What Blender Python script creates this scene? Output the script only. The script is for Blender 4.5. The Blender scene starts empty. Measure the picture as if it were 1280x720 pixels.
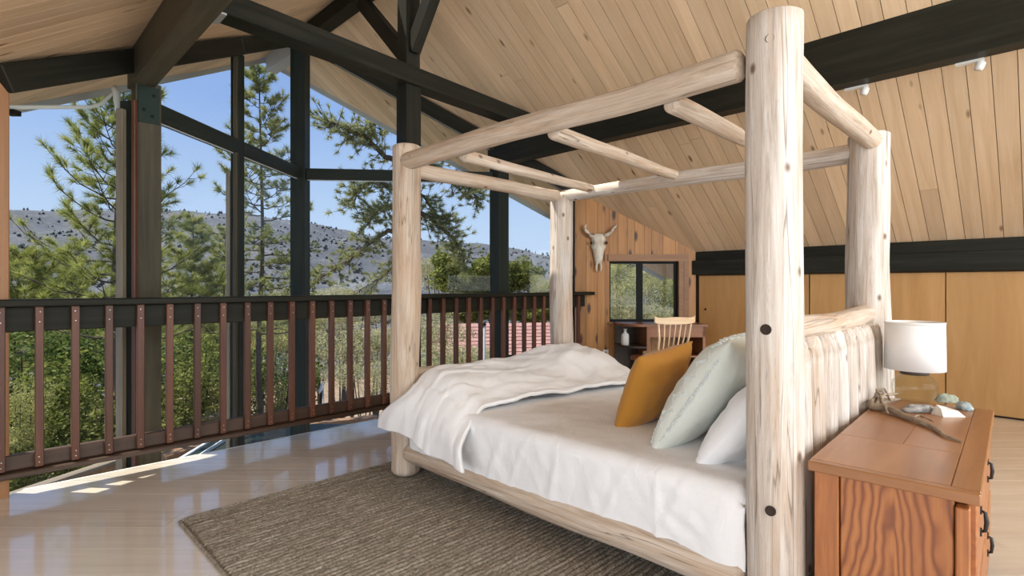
import bpy, bmesh, math, random
import numpy as np
from mathutils import Vector, Matrix, noise, Quaternion

random.seed(7)
scene = bpy.context.scene
col = scene.collection
R2 = math.sqrt(2.0)
F = 667.0            # focal length in pixels of the 1280 wide frame
EYE = 1.15           # camera height over the loft floor
HZ = 357.0           # horizon row

# ------------------------------------------------------------------ camera
cam_d = bpy.data.cameras.new('camera')
cam_d.sensor_width = 36.0
cam_d.lens = F / 1280.0 * 36.0
cam_d.shift_y = -(360.0 - HZ) / 1280.0
cam_d.clip_end = 4000.0
cam_d.clip_start = 0.02
cam = bpy.data.objects.new('camera', cam_d)
col.objects.link(cam)
cam.location = (0, 0, EYE)
cam.rotation_euler = (math.radians(90), 0, math.radians(-45))
scene.camera = cam

# ------------------------------------------------------------------ world, sun, added fill lamps, exposure
world = bpy.data.worlds.new('World')
scene.world = world
world.use_nodes = True
wn = world.node_tree.nodes
wl = world.node_tree.links
wn.clear()
wo = wn.new('ShaderNodeOutputWorld')
wb = wn.new('ShaderNodeBackground')
wr = wn.new('ShaderNodeValToRGB')
wt = wn.new('ShaderNodeTexCoord')
ws = wn.new('ShaderNodeSeparateXYZ')
wl.new(wt.outputs['Generated'], ws.inputs[0])
wl.new(ws.outputs['Z'], wr.inputs[0])
els = wr.color_ramp.elements
els[0].position = 0.0
els[0].color = (0.62, 0.74, 0.94, 1)
els[1].position = 0.6
els[1].color = (0.20, 0.34, 0.76, 1)
e = els.new(0.12); e.color = (0.50, 0.65, 0.92, 1)
e = els.new(0.30); e.color = (0.30, 0.46, 0.84, 1)
wl.new(wr.outputs[0], wb.inputs[0])
wb.inputs[1].default_value = 1.0
wl.new(wb.outputs[0], wo.inputs[0])

SUN_TO = Vector((-0.349, 0.419, 0.839)).normalized()
sun_d = bpy.data.lights.new('sun', 'SUN')
sun_d.energy = 8.0
sun_d.angle = math.radians(0.5)
sun_d.color = (1.0, 0.94, 0.84)
sun = bpy.data.objects.new('sun', sun_d)
col.objects.link(sun)
sun.rotation_euler = SUN_TO.to_track_quat('Z', 'Y').to_euler()
sun.location = (0, 0, 30)


def area(name, loc, target, sx, sy, power, color):
    d = bpy.data.lights.new(name, 'AREA')
    d.shape = 'RECTANGLE'
    d.size = sx
    d.size_y = sy
    d.energy = power
    d.color = color
    o = bpy.data.objects.new(name, d)
    col.objects.link(o)
    o.location = loc
    o.rotation_euler = (Vector(loc) - Vector(target)).to_track_quat('Z', 'Y').to_euler()
    return o


# added fill lamps outside the unseen rear and left windows
area('rear_fill_light', (2.62, -3.34, 1.40), (2.62, 3.0, 1.40), 5.6, 2.0, 195, (0.96, 0.97, 1.0))
area('gable_fill_light', (2.62, -3.34, 3.05), (2.62, 3.0, 2.6), 2.4, 0.9, 160, (0.96, 0.97, 1.0))
area('side_fill_light', (-1.16, 0.3, 0.95), (2.0, 1.0, 1.15), 5.0, 0.95, 85, (0.93, 0.96, 1.0))

scene.view_settings.view_transform = 'Standard'
scene.view_settings.look = 'None'
scene.view_settings.gamma = 1.0
scene.view_settings.use_curve_mapping = False
scene.view_settings.exposure = 0.1


# ------------------------------------------------------------------ pixel helpers (a pixel is a direction; depth comes from what is touched)
def dl(d, l, z):
    return Vector(((d + l) / R2, (d - l) / R2, z))


def pxd(x, y, d):
    return dl(d, (x - 640.0) / F * d, EYE + (HZ - y) / F * d)


def pxh(x, y, z):
    d = (EYE - z) * F / (y - HZ)
    return pxd(x, y, d)


# ------------------------------------------------------------------ object helpers
WM = {}


def setm(o, M, parent=None):
    WM[o.name] = M
    if parent is not None:
        o.parent = parent
        o.matrix_basis = WM[parent.name].inverted() @ M
    else:
        o.matrix_basis = M


def tag(o, label=None, cat=None, group=None, kind=None):
    if label: o['label'] = label
    if cat: o['category'] = cat
    if group: o['group'] = group
    if kind: o['kind'] = kind
    return o


def mesh_data(name, verts, faces, mat, smooth=False):
    me = bpy.data.meshes.new(name)
    me.from_pydata([tuple(v) for v in verts], [], faces)
    me.update()
    if mat: me.materials.append(mat)
    if smooth:
        me.polygons.foreach_set('use_smooth', [True] * len(me.polygons))
    return me


def link(name, me, parent=None, M=None):
    o = bpy.data.objects.new(name, me)
    col.objects.link(o)
    setm(o, M if M is not None else Matrix.Identity(4), parent)
    return o


def mobj(name, verts, faces, mat, parent=None, M=None, smooth=False):
    return link(name, mesh_data(name, verts, faces, mat, smooth), parent, M)


def empty(name, loc, rz=0.0):
    o = bpy.data.objects.new(name, None)
    o.empty_display_size = 0.1
    col.objects.link(o)
    setm(o, Matrix.Translation(Vector(loc)) @ Matrix.Rotation(rz, 4, 'Z'))
    return o


def T(x, y, z):
    return Matrix.Translation(Vector((x, y, z)))


def np_mesh(name, v, f, mat, smooth=False):
    """v (n,3) array, f (m,k) array with constant k"""
    me = bpy.data.meshes.new(name)
    v = np.asarray(v, dtype=np.float32)
    f = np.asarray(f, dtype=np.int32)
    m, k = f.shape
    me.vertices.add(len(v))
    me.vertices.foreach_set('co', v.ravel())
    me.loops.add(m * k)
    me.loops.foreach_set('vertex_index', f.ravel())
    me.polygons.add(m)
    me.polygons.foreach_set('loop_start', np.arange(0, m * k, k, dtype=np.int32))
    me.update(calc_edges=True)
    me.validate()
    if mat: me.materials.append(mat)
    if smooth:
        me.polygons.foreach_set('use_smooth', [True] * len(me.polygons))
    return me


def box_vf(sx, sy, sz, ch=0.0):
    """box centred at the origin; ch chamfers all edges"""
    if ch <= 0:
        v = [(x * sx / 2, y * sy / 2, z * sz / 2) for z in (-1, 1) for y in (-1, 1) for x in (-1, 1)]
        f = [(0, 2, 3, 1), (4, 5, 7, 6), (0, 1, 5, 4), (2, 6, 7, 3), (0, 4, 6, 2), (1, 3, 7, 5)]
        return v, f
    bm = bmesh.new()
    bmesh.ops.create_cube(bm, size=1.0)
    for q in bm.verts:
        q.co = Vector((q.co.x * sx, q.co.y * sy, q.co.z * sz))
    bmesh.ops.bevel(bm, geom=list(bm.edges), offset=ch, segments=1, affect='EDGES')
    bm.verts.index_update()
    v = [tuple(q.co) for q in bm.verts]
    f = [tuple(q.index for q in fc.verts) for fc in bm.faces]
    bm.free()
    return v, f


def box(name, c, size, mat, parent=None, rz=0.0, ch=0.0, M=None):
    v, f = box_vf(size[0], size[1], size[2], ch)
    MM = Matrix.Translation(Vector(c)) @ Matrix.Rotation(rz, 4, 'Z')
    if M is not None: MM = M @ MM
    return mobj(name, v, f, mat, parent, MM)


def frame_m(p0, p1, up=Vector((0, 0, 1))):
    """matrix at the middle of p0-p1, local X along it, local Z near up"""
    p0 = Vector(p0); p1 = Vector(p1)
    x = (p1 - p0).normalized()
    z = (Vector(up) - x * x.dot(Vector(up))).normalized()
    y = z.cross(x)
    M = Matrix((x, y, z)).transposed().to_4x4()
    M.translation = (p0 + p1) / 2
    return M


def beam(name, p0, p1, w, h, mat, parent=None, up=(0, 0, 1), ch=0.006):
    """timber from p0 to p1, w across, h along up, centred on the line"""
    L = (Vector(p1) - Vector(p0)).length
    v, f = box_vf(L, w, h, ch)
    return mobj(name, v, f, mat, parent, frame_m(p0, p1, Vector(up)))


def prism(name, poly, z0, z1, mat, parent=None, M=None):
    """polygon in xy extruded from z0 to z1"""
    n = len(poly)
    v = [(p[0], p[1], z0) for p in poly] + [(p[0], p[1], z1) for p in poly]
    f = [tuple(range(n - 1, -1, -1)), tuple(range(n, 2 * n))]
    for i in range(n):
        j = (i + 1) % n
        f.append((i, j, n + j, n + i))
    return mobj(name, v, f, mat, parent, M)


def tube_vf(path, radii, n=10, caps=True):
    path = [Vector(p) for p in path]
    v = []; f = []
    prev = None
    for i, p in enumerate(path):
        a = path[max(0, i - 1)]; b = path[min(len(path) - 1, i + 1)]
        t = (b - a).normalized()
        if prev is None:
            q = t.orthogonal().normalized()
        else:
            q = (prev - t * prev.dot(t))
            q = q.normalized() if q.length > 1e-6 else t.orthogonal().normalized()
        prev = q
        s = t.cross(q)
        for k in range(n):
            a_ = 2 * math.pi * k / n
            v.append(p + (q * math.cos(a_) + s * math.sin(a_)) * radii[i])
    for i in range(len(path) - 1):
        for k in range(n):
            k2 = (k + 1) % n
            f.append((i * n + k, i * n + k2, (i + 1) * n + k2, (i + 1) * n + k))
    if caps:
        f.append(tuple(range(n - 1, -1, -1)))
        m = (len(path) - 1) * n
        f.append(tuple(range(m, m + n)))
    return v, f


def tube(name, path, radii, mat, parent=None, n=10, smooth=True):
    if not isinstance(radii, (list, tuple)): radii = [radii] * len(path)
    v, f = tube_vf(path, radii, n)
    return mobj(name, v, f, mat, parent, None, smooth)


def lathe(name, prof, mat, parent=None, M=None, n=32, smooth=True):
    v = []; f = []
    for r, z in prof:
        for k in range(n):
            a = 2 * math.pi * k / n
            v.append((r * math.cos(a), r * math.sin(a), z))
    for i in range(len(prof) - 1):
        for k in range(n):
            k2 = (k + 1) % n
            f.append((i * n + k, i * n + k2, (i + 1) * n + k2, (i + 1) * n + k))
    return mobj(name, v, f, mat, parent, M, smooth)


def peeled_log(name, p0, p1, r0, r1, mat, parent=None, seed=0, n=24, rings=None, bend=0.008, rough=0.05, round0=0.3, round1=0.3):
    """irregular log from p0 to p1, local Z along the log"""
    p0 = Vector(p0); p1 = Vector(p1)
    L = (p1 - p0).length
    rings = rings or max(10, int(L / 0.05))
    v = []; f = []
    ts = []
    for i in range(rings + 1):
        ts.append(i / rings)
    e0 = r0 * round0 / L; e1 = r1 * round1 / L
    ts = [0.0, e0 * 0.3] + [min(1 - e1, max(e0, t)) for t in ts] + [1 - e1 * 0.3, 1.0]
    ts = sorted(ts)
    for t in ts:
        r = r0 + (r1 - r0) * t
        # rounded ends
        k = 1.0
        if t < e0: k = 1 - 0.28 * (1 - t / e0) ** 2
        if t > 1 - e1: k = min(k, 1 - 0.28 * (1 - (1 - t) / e1) ** 2)
        z = t * L
        ox = bend * noise.noise((z * 1.3 + seed * 7.1, 3.3, 0.0)) * 2
        oy = bend * noise.noise((z * 1.3 + seed * 5.7, 9.1, 0.0)) * 2
        for j in range(n):
            a = 2 * math.pi * j / n
            c, s = math.cos(a), math.sin(a)
            q = 1 + rough * noise.noise((c * 1.4 + seed * 3.1, s * 1.4, z * 2.2)) + rough * 0.5 * noise.noise((c * 4 + seed, s * 4, z * 5))
            v.append((ox + c * r * k * q, oy + s * r * k * q, z))
    m = len(ts)
    for i in range(m - 1):
        for j in range(n):
            j2 = (j + 1) % n
            f.append((i * n + j, i * n + j2, (i + 1) * n + j2, (i + 1) * n + j))
    f.append(tuple(range(n - 1, -1, -1)))
    f.append(tuple(range((m - 1) * n, m * n)))
    zax = (p1 - p0).normalized()
    M = zax.to_track_quat('Z', 'Y').to_matrix().to_4x4()
    M.translation = p0
    o = mobj(name, v, f, mat, parent, M, True)
    return o


# ------------------------------------------------------------------ materials
class NB:
    def __init__(self, name):
        self.m = bpy.data.materials.new(name)
        self.m.use_nodes = True
        self.nt = self.m.node_tree
        self.n = self.nt.nodes
        self.b = self.n['Principled BSDF']
        self.out = self.n['Material Output']

    def new(self, t, **kw):
        q = self.n.new(t)
        for k, v in kw.items():
            setattr(q, k, v)
        return q

    def ln(self, a, b):
        self.nt.links.new(a, b)

    def vec(self, scale, rnd=True, coord='Object', rot=None):
        tc = self.new('ShaderNodeTexCoord')
        src = tc.outputs[coord]
        if rnd:
            oi = self.new('ShaderNodeObjectInfo')
            mu = self.new('ShaderNodeMath', operation='MULTIPLY')
            mu.inputs[1].default_value = 37.0
            self.ln(oi.outputs['Random'], mu.inputs[0])
            ad = self.new('ShaderNodeVectorMath', operation='ADD')
            self.ln(src, ad.inputs[0]); self.ln(mu.outputs[0], ad.inputs[1])
            src = ad.outputs[0]
        mp = self.new('ShaderNodeMapping')
        mp.inputs['Scale'].default_value = scale
        if rot: mp.inputs['Rotation'].default_value = rot
        self.ln(src, mp.inputs[0])
        return mp.outputs[0]

    def noise(self, vec, scale=1.0, detail=4.0, rough=0.55, dist=0.0):
        q = self.new('ShaderNodeTexNoise')
        q.inputs['Scale'].default_value = scale
        q.inputs['Detail'].default_value = detail
        q.inputs['Roughness'].default_value = rough
        q.inputs['Distortion'].default_value = dist
        if vec is not None: self.ln(vec, q.inputs['Vector'])
        return q.outputs['Fac']

    def ramp(self, fac, stops):
        q = self.new('ShaderNodeValToRGB')
        el = q.color_ramp.elements
        el[0].position = stops[0][0]; el[0].color = (*stops[0][1], 1)
        el[1].position = stops[-1][0]; el[1].color = (*stops[-1][1], 1)
        for p, c in stops[1:-1]:
            x = el.new(p); x.color = (*c, 1)
        self.ln(fac, q.inputs[0])
        return q.outputs[0]

    def mix(self, fac, a, b, mode='MIX'):
        q = self.new('ShaderNodeMix', data_type='RGBA', blend_type=mode)
        for s, val in ((q.inputs[0], fac), (q.inputs[6], a), (q.inputs[7], b)):
            if hasattr(val, 'is_linked') or hasattr(val, 'links'):
                self.ln(val, s)
            elif isinstance(val, (int, float)):
                s.default_value = val
            else:
                s.default_value = (*val, 1)
        return q.outputs[2]

    def bump(self, fac, strength=0.3, dist=0.01):
        q = self.new('ShaderNodeBump')
        q.inputs['Strength'].default_value = strength
        q.inputs['Distance'].default_value = dist
        self.ln(fac, q.inputs['Height'])
        self.ln(q.outputs[0], self.b.inputs['Normal'])

    def objval(self, lo, hi):
        oi = self.new('ShaderNodeObjectInfo')
        mr = self.new('ShaderNodeMapRange')
        mr.inputs['To Min'].default_value = lo
        mr.inputs['To Max'].default_value = hi
        self.ln(oi.outputs['Random'], mr.inputs[0])
        return mr.outputs[0]

    def fin(self, colr, rough=0.5, coat=0.0, spec=0.5, coat_rough=0.1):
        if hasattr(colr, 'links') or hasattr(colr, 'is_linked'):
            self.ln(colr, self.b.inputs['Base Color'])
        else:
            self.b.inputs['Base Color'].default_value = (*colr, 1)
        self.b.inputs['Roughness'].default_value = rough
        self.b.inputs['Specular IOR Level'].default_value = spec
        if coat:
            self.b.inputs['Coat Weight'].default_value = coat
            self.b.inputs['Coat Roughness'].default_value = coat_rough
        return self.m


def plain(name, c, rough=0.5, metal=0.0, spec=0.5):
    nb = NB(name)
    nb.fin(c, rough, spec=spec)
    nb.b.inputs['Metallic'].default_value = metal
    return nb.m


def wood(name, lo, mid, hi, stretch=(1.2, 22, 22), rough=0.55, coat=0.0, knots=0.0, knot_c=(0.12, 0.05, 0.02), var=(0.82, 1.15), bump=0.15, knot_scale=(2.2, 7, 7), coat_rough=0.1, warp=0.6, spec=0.5):
    """stretched grain along local X"""
    nb = NB(name)
    v = nb.vec(stretch)
    n1 = nb.noise(v, 1.0, 6, 0.62, warp)
    c = nb.ramp(n1, [(0.28, lo), (0.5, mid), (0.72, hi)])
    v2 = nb.vec((0.7, 2.5, 2.5))
    n2 = nb.noise(v2, 1.0, 3, 0.5)
    c = nb.mix(nb.ramp(n2, [(0.3, (0.0, 0.0, 0.0)), (0.75, (0.5, 0.5, 0.5))]), c, hi)
    val = nb.objval(*var)
    hs = nb.new('ShaderNodeHueSaturation')
    nb.ln(val, hs.inputs['Value']); nb.ln(c, hs.inputs['Color'])
    c = hs.outputs[0]
    if knots > 0:
        vk = nb.vec(knot_scale)
        vo = nb.new('ShaderNodeTexVoronoi')
        vo.inputs['Scale'].default_value = 1.0
        nb.ln(vk, vo.inputs['Vector'])
        k = nb.ramp(vo.outputs['Distance'], [(knots * 0.45, (1, 1, 1)), (knots, (0, 0, 0))])
        c = nb.mix(k, c, knot_c)
    if bump: nb.bump(n1, bump, 0.003)
    return nb.fin(c, rough, coat, spec, coat_rough)


M = {}
M['ceil'] = wood('ceiling_pine', (0.56, 0.375, 0.215), (0.665, 0.465, 0.285), (0.74, 0.555, 0.37), rough=0.6, knots=0.135, knot_c=(0.22, 0.11, 0.05), var=(0.86, 1.10), bump=0.05)
M['deck'] = plain('roof_deck_dark', (0.10, 0.06, 0.035), 0.9)
M['beam'] = wood('dark_stained_beam', (0.009, 0.009, 0.007), (0.016, 0.016, 0.012), (0.030, 0.029, 0.021), rough=0.42, var=(0.9, 1.1), bump=0.25, spec=0.12)
M['olive'] = wood('olive_weathered_timber', (0.030, 0.026, 0.016), (0.055, 0.047, 0.030), (0.095, 0.08, 0.05), rough=0.6, spec=0.2, var=(0.95, 1.05), bump=0.3)
M['green'] = plain('dark_green_plate', (0.014, 0.026, 0.020), 0.5, spec=0.15)
M['frame'] = wood('dark_green_frame', (0.013, 0.018, 0.015), (0.020, 0.025, 0.021), (0.03, 0.035, 0.029), rough=0.5, var=(0.95, 1.05), bump=0.1, spec=0.12)
M['frame_lt'] = wood('mid_brown_frame', (0.12, 0.085, 0.055), (0.20, 0.15, 0.10), (0.28, 0.22, 0.16), rough=0.6, bump=0.1)  # mid brown trim tone, lighter than the dark frame
M['alu'] = plain('pale_glazing_bead', (0.62, 0.66, 0.68), 0.4)
M['redwood'] = wood('redwood_baluster', (0.045, 0.014, 0.006), (0.085, 0.027, 0.012), (0.135, 0.050, 0.023), rough=0.5, var=(0.75, 1.25), bump=0.15)
M['rail'] = wood('dark_rail', (0.010, 0.010, 0.007), (0.016, 0.016, 0.011), (0.026, 0.024, 0.017), rough=0.5, var=(0.95, 1.05), bump=0.15, spec=0.12)
M['brail'] = wood('brown_bottom_rail', (0.03, 0.016, 0.010), (0.055, 0.028, 0.016), (0.09, 0.05, 0.03), rough=0.5, bump=0.2)
M['casing'] = wood('honey_casing', (0.17, 0.070, 0.022), (0.25, 0.110, 0.036), (0.32, 0.155, 0.058), rough=0.5, bump=0.1)
M['knotty'] = wood('knotty_pine_wall', (0.24, 0.090, 0.018), (0.38, 0.163, 0.038), (0.48, 0.232, 0.066), rough=0.5, knots=0.27, knot_c=(0.05, 0.014, 0.005), var=(0.88, 1.12), bump=0.08, knot_scale=(3.2, 9, 9))
M['closet'] = wood('closet_plywood', (0.40, 0.20, 0.062), (0.47, 0.25, 0.085), (0.54, 0.31, 0.12), stretch=(1.0, 9, 9), rough=0.5, var=(0.95, 1.06), bump=0.03)
M['floor'] = wood('pale_floor_board', (0.56, 0.475, 0.38), (0.645, 0.56, 0.46), (0.71, 0.635, 0.54), stretch=(1.0, 16, 16), rough=0.25, coat=1.0, var=(0.94, 1.04), bump=0.03, coat_rough=0.08)
M['subfloor'] = plain('subfloor_dark', (0.16, 0.11, 0.07), 0.8)
M['floor_edge'] = plain('white_floor_nosing', (0.72, 0.68, 0.62), 0.4)
M['chest'] = wood('chest_pine', (0.15, 0.042, 0.010), (0.32, 0.105, 0.026), (0.44, 0.165, 0.046), stretch=(1.6, 26, 26), rough=0.42, coat=0.25, var=(0.92, 1.05), bump=0.15, warp=2.2, coat_rough=0.25)
M['chest_top'] = wood('chest_top_pine', (0.17, 0.065, 0.020), (0.27, 0.11, 0.036), (0.35, 0.155, 0.056), stretch=(1.6, 14, 14), rough=0.36, coat=0.3, var=(0.92, 1.08), bump=0.05, coat_rough=0.25)
nb = NB('chest_cathedral_grain')
tc = nb.new('ShaderNodeTexCoord')
nw = nb.noise(nb.vec((2.6, 7.0, 7.0), rnd=False), 1.0, 3, 0.5)
sx_ = nb.new('ShaderNodeSeparateXYZ'); nb.ln(tc.outputs['Object'], sx_.inputs[0])
ab = nb.new('ShaderNodeMath', operation='ABSOLUTE'); nb.ln(sx_.outputs['Y'], ab.inputs[0])
m1 = nb.new('ShaderNodeMath', operation='MULTIPLY'); m1.inputs[1].default_value = 230.0; nb.ln(ab.outputs[0], m1.inputs[0])
m2 = nb.new('ShaderNodeMath', operation='MULTIPLY_ADD'); m2.inputs[1].default_value = 38.0; nb.ln(nw, m2.inputs[0]); nb.ln(m1.outputs[0], m2.inputs[2])
m3 = nb.new('ShaderNodeMath', operation='MULTIPLY_ADD'); m3.inputs[1].default_value = 34.0; nb.ln(sx_.outputs['X'], m3.inputs[0]); nb.ln(m2.outputs[0], m3.inputs[2])
sn_ = nb.new('ShaderNodeMath', operation='SINE'); nb.ln(m3.outputs[0], sn_.inputs[0])
m4 = nb.new('ShaderNodeMath', operation='MULTIPLY_ADD'); m4.inputs[1].default_value = 0.5; m4.inputs[2].default_value = 0.5; nb.ln(sn_.outputs[0], m4.inputs[0])
nf = nb.noise(nb.vec((2, 60, 60), rnd=False), 1.0, 4, 0.6)
c = nb.ramp(m4.outputs[0], [(0.0, (0.17, 0.045, 0.010)), (0.35, (0.31, 0.10, 0.024)), (1.0, (0.40, 0.15, 0.042))])
c = nb.mix(nb.ramp(nf, [(0.45, (0, 0, 0)), (0.7, (0.4, 0.4, 0.4))]), c, (0.22, 0.065, 0.015))
M['cathedral'] = nb.fin(c, 0.42, 0.25, coat_rough=0.25)
M['desk'] = wood('desk_wood', (0.16, 0.055, 0.018), (0.25, 0.09, 0.03), (0.33, 0.13, 0.045), rough=0.4, coat=0.2, bump=0.05)
M['desk_dark'] = wood('desk_dark_wood', (0.03, 0.022, 0.015), (0.05, 0.036, 0.024), (0.08, 0.055, 0.036), rough=0.45, bump=0.05)
M['chair'] = wood('pale_chair_wood', (0.62, 0.42, 0.24), (0.74, 0.54, 0.33), (0.82, 0.63, 0.42), rough=0.4, bump=0.04)
M['black'] = plain('black_iron', (0.012, 0.012, 0.012), 0.45)
M['hole'] = plain('bolt_hole_shadow', (0.03, 0.018, 0.012), 0.9)  # colour stands for the darkness inside bolt holes and eye sockets
M['steel'] = plain('steel_screw', (0.55, 0.55, 0.52), 0.35, 0.8)
M['white'] = plain('white_plastic', (0.8, 0.79, 0.76), 0.4)
M['fascia'] = plain('grey_fascia', (0.40, 0.42, 0.42), 0.7)
M['outframe'] = plain('black_window_frame', (0.010, 0.011, 0.011), 0.6, spec=0.15)


def log_mat(name, lo, mid, hi, grey=(0.34, 0.32, 0.30), tan=(0.46, 0.28, 0.15), tan_amt=0.5):
    """peeled bark log: streaks and drying cracks along local Z"""
    nb = NB(name)
    n1 = nb.noise(nb.vec((38, 38, 1.8)), 1.0, 8, 0.7, 0.9)
    c = nb.ramp(n1, [(0.30, lo), (0.48, mid), (0.68, hi)])
    n2 = nb.noise(nb.vec((9, 9, 1.4)), 1.0, 5, 0.65, 0.6)
    c = nb.mix(nb.ramp(n2, [(0.48, (0, 0, 0)), (0.70, (tan_amt,) * 3)]), c, tan)
    n3 = nb.noise(nb.vec((60, 60, 4.5)), 1.0, 6, 0.75, 0.5)
    c = nb.mix(nb.ramp(n3, [(0.56, (0, 0, 0)), (0.70, (0.75, 0.75, 0.75))]), c, grey)
    n5 = nb.noise(nb.vec((7, 7, 0.45)), 1.0, 4, 0.6, 0.2)
    c = nb.mix(nb.ramp(n5, [(0.58, (0, 0, 0)), (0.66, (0.6, 0.6, 0.6))]), c, hi)
    # drying cracks
    n4 = nb.noise(nb.vec((10, 10, 0.35)), 1.0, 3, 0.5, 0.15)
    c = nb.mix(nb.ramp(n4, [(0.455, (0, 0, 0)), (0.460, (0.8, 0.8, 0.8)), (0.465, (0, 0, 0))]), c, (0.10, 0.06, 0.035))
    vo = nb.new('ShaderNodeTexVoronoi')
    vo.inputs['Scale'].default_value = 1.0
    nb.ln(nb.vec((8, 8, 5.0)), vo.inputs['Vector'])
    c = nb.mix(nb.ramp(vo.outputs['Distance'], [(0.05, (0.9, 0.9, 0.9)), (0.12, (0, 0, 0))]), c, (0.13, 0.07, 0.04))
    nb.bump(n1, 0.5, 0.006)
    return nb.fin(c, 0.7, spec=0.3)


M['log'] = log_mat('whitewashed_log', (0.33, 0.26, 0.20), (0.52, 0.45, 0.39), (0.70, 0.67, 0.63), grey=(0.26, 0.23, 0.21), tan=(0.46, 0.29, 0.16), tan_amt=0.55)
M['logtan'] = log_mat('peeled_tan_log', (0.34, 0.245, 0.175), (0.50, 0.40, 0.31), (0.65, 0.565, 0.48), tan_amt=0.6)

# glass: clear pane with a surface reflection
nb = NB('window_glass')
tr = nb.new('ShaderNodeBsdfTransparent'); tr.inputs[0].default_value = (0.96, 0.98, 0.97, 1)
gl = nb.new('ShaderNodeBsdfGlossy'); gl.inputs['Roughness'].default_value = 0.01
lw = nb.new('ShaderNodeLayerWeight'); lw.inputs[0].default_value = 0.5
pw_ = nb.new('ShaderNodeMath', operation='POWER'); pw_.inputs[1].default_value = 5.0
nb.ln(lw.outputs['Facing'], pw_.inputs[0])
fr = nb.new('ShaderNodeMath', operation='MULTIPLY_ADD'); fr.inputs[1].default_value = 0.6; fr.inputs[2].default_value = 0.006
nb.ln(pw_.outputs[0], fr.inputs[0])
mx = nb.new('ShaderNodeMixShader')
nb.ln(fr.outputs[0], mx.inputs[0]); nb.ln(tr.outputs[0], mx.inputs[1]); nb.ln(gl.outputs[0], mx.inputs[2])
nb.ln(mx.outputs[0], nb.out.inputs['Surface'])
M['glass'] = nb.m
M['clear'] = nb.m


def cloth(name, c, bump=0.15, scale=220, rough=0.85, wr=0.35):
    nb = NB(name)
    v = nb.vec((1, 1, 1), rnd=False)
    n1 = nb.noise(v, scale, 2, 0.5)
    n2 = nb.noise(nb.vec((5, 9, 7), rnd=False), 1.0, 4, 0.6, 0.8)
    ma = nb.new('ShaderNodeMath', operation='MULTIPLY_ADD')
    ma.inputs[1].default_value = 0.06
    nb.ln(n1, ma.inputs[0]); nb.ln(n2, ma.inputs[2])
    nb.bump(ma.outputs[0], wr, 0.02)
    nb.b.inputs['Sheen Weight'].default_value = 0.15
    return nb.fin(c, rough, spec=0.2)


M['sheet'] = cloth('white_sheet', (0.80, 0.80, 0.81))
M['duvet'] = cloth('white_duvet', (0.80, 0.80, 0.81), wr=0.25)
M['pillow_w'] = cloth('white_pillowcase', (0.80, 0.80, 0.81), wr=0.4)
M['mustard'] = cloth('mustard_velvet', (0.42, 0.19, 0.028), wr=0.2)
M['mint'] = cloth('pale_mint_cover', (0.66, 0.69, 0.64), wr=0.35)
M['tuft'] = cloth('pale_blue_tufting', (0.66, 0.71, 0.71), wr=0.5)
M['shade'] = cloth('white_lamp_shade', (0.80, 0.80, 0.80), wr=0.05, rough=0.7)

nb = NB('braided_rug')
v = nb.vec((6, 75, 6), rnd=False)
n1 = nb.noise(v, 1.0, 5, 0.7, 0.5)
n2 = nb.noise(nb.vec((90, 110, 40), rnd=False), 1.0, 2, 0.6)
c = nb.ramp(n1, [(0.25, (0.13, 0.108, 0.080)), (0.5, (0.29, 0.25, 0.20)), (0.75, (0.45, 0.405, 0.335))])
c = nb.mix(nb.ramp(n2, [(0.35, (0.65, 0.65, 0.65)), (0.6, (0, 0, 0))]), c, (0.09, 0.07, 0.048))
nb.bump(n2, 0.7, 0.01)
M['rug'] = nb.fin(c, 0.95, spec=0.1)

nb = NB('skull_bone')
n1 = nb.noise(nb.vec((14, 14, 8), rnd=False), 1.0, 5, 0.6)
c = nb.ramp(n1, [(0.3, (0.50, 0.42, 0.31)), (0.55, (0.72, 0.66, 0.55)), (0.75, (0.80, 0.76, 0.68))])
nb.bump(n1, 0.3, 0.01)
M['bone'] = nb.fin(c, 0.75)
nb = NB('banded_horn')
n1 = nb.noise(nb.vec((22, 22, 22), rnd=False), 1.0, 3, 0.5)
M['horn'] = nb.fin(nb.ramp(n1, [(0.42, (0.16, 0.10, 0.07)), (0.55, (0.62, 0.53, 0.42))]), 0.5)


def stone(name, a, b_):
    nb = NB(name)
    n1 = nb.noise(nb.vec((40, 40, 40)), 1.0, 6, 0.7)
    nb.bump(n1, 0.5, 0.005)
    return nb.fin(nb.ramp(n1, [(0.35, a), (0.65, b_)]), 0.8)


M['rock_grey'] = stone('speckled_grey_rock', (0.10, 0.10, 0.10), (0.42, 0.41, 0.39))
M['rock_blue'] = stone('blue_grey_rock', (0.12, 0.17, 0.19), (0.40, 0.46, 0.46))
M['rock_green'] = stone('greenish_rock', (0.14, 0.17, 0.12), (0.40, 0.42, 0.34))
M['rock_white'] = stone('white_quartz', (0.62, 0.58, 0.52), (0.76, 0.73, 0.68))
M['drift'] = wood('driftwood_grey', (0.10, 0.07, 0.045), (0.22, 0.165, 0.11), (0.38, 0.30, 0.22), stretch=(30, 30, 30), rough=0.8, bump=0.3)


def leaf_mat(name, a, b_, sc=7.0, trans=0.4):
    nb = NB(name)
    tc = nb.new('ShaderNodeTexCoord')
    n1 = nb.noise(tc.outputs['Object'], sc, 3, 0.7)
    c = nb.ramp(n1, [(0.32, a), (0.68, b_)])
    nb.fin(c, 0.6, spec=0.12)
    t = nb.new('ShaderNodeBsdfTranslucent')
    nb.ln(c, t.inputs[0])
    m_ = nb.new('ShaderNodeMixShader'); m_.inputs[0].default_value = trans
    nb.ln(nb.b.outputs[0], m_.inputs[1]); nb.ln(t.outputs[0], m_.inputs[2])
    nb.ln(m_.outputs[0], nb.out.inputs['Surface'])
    return nb.m


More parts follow.
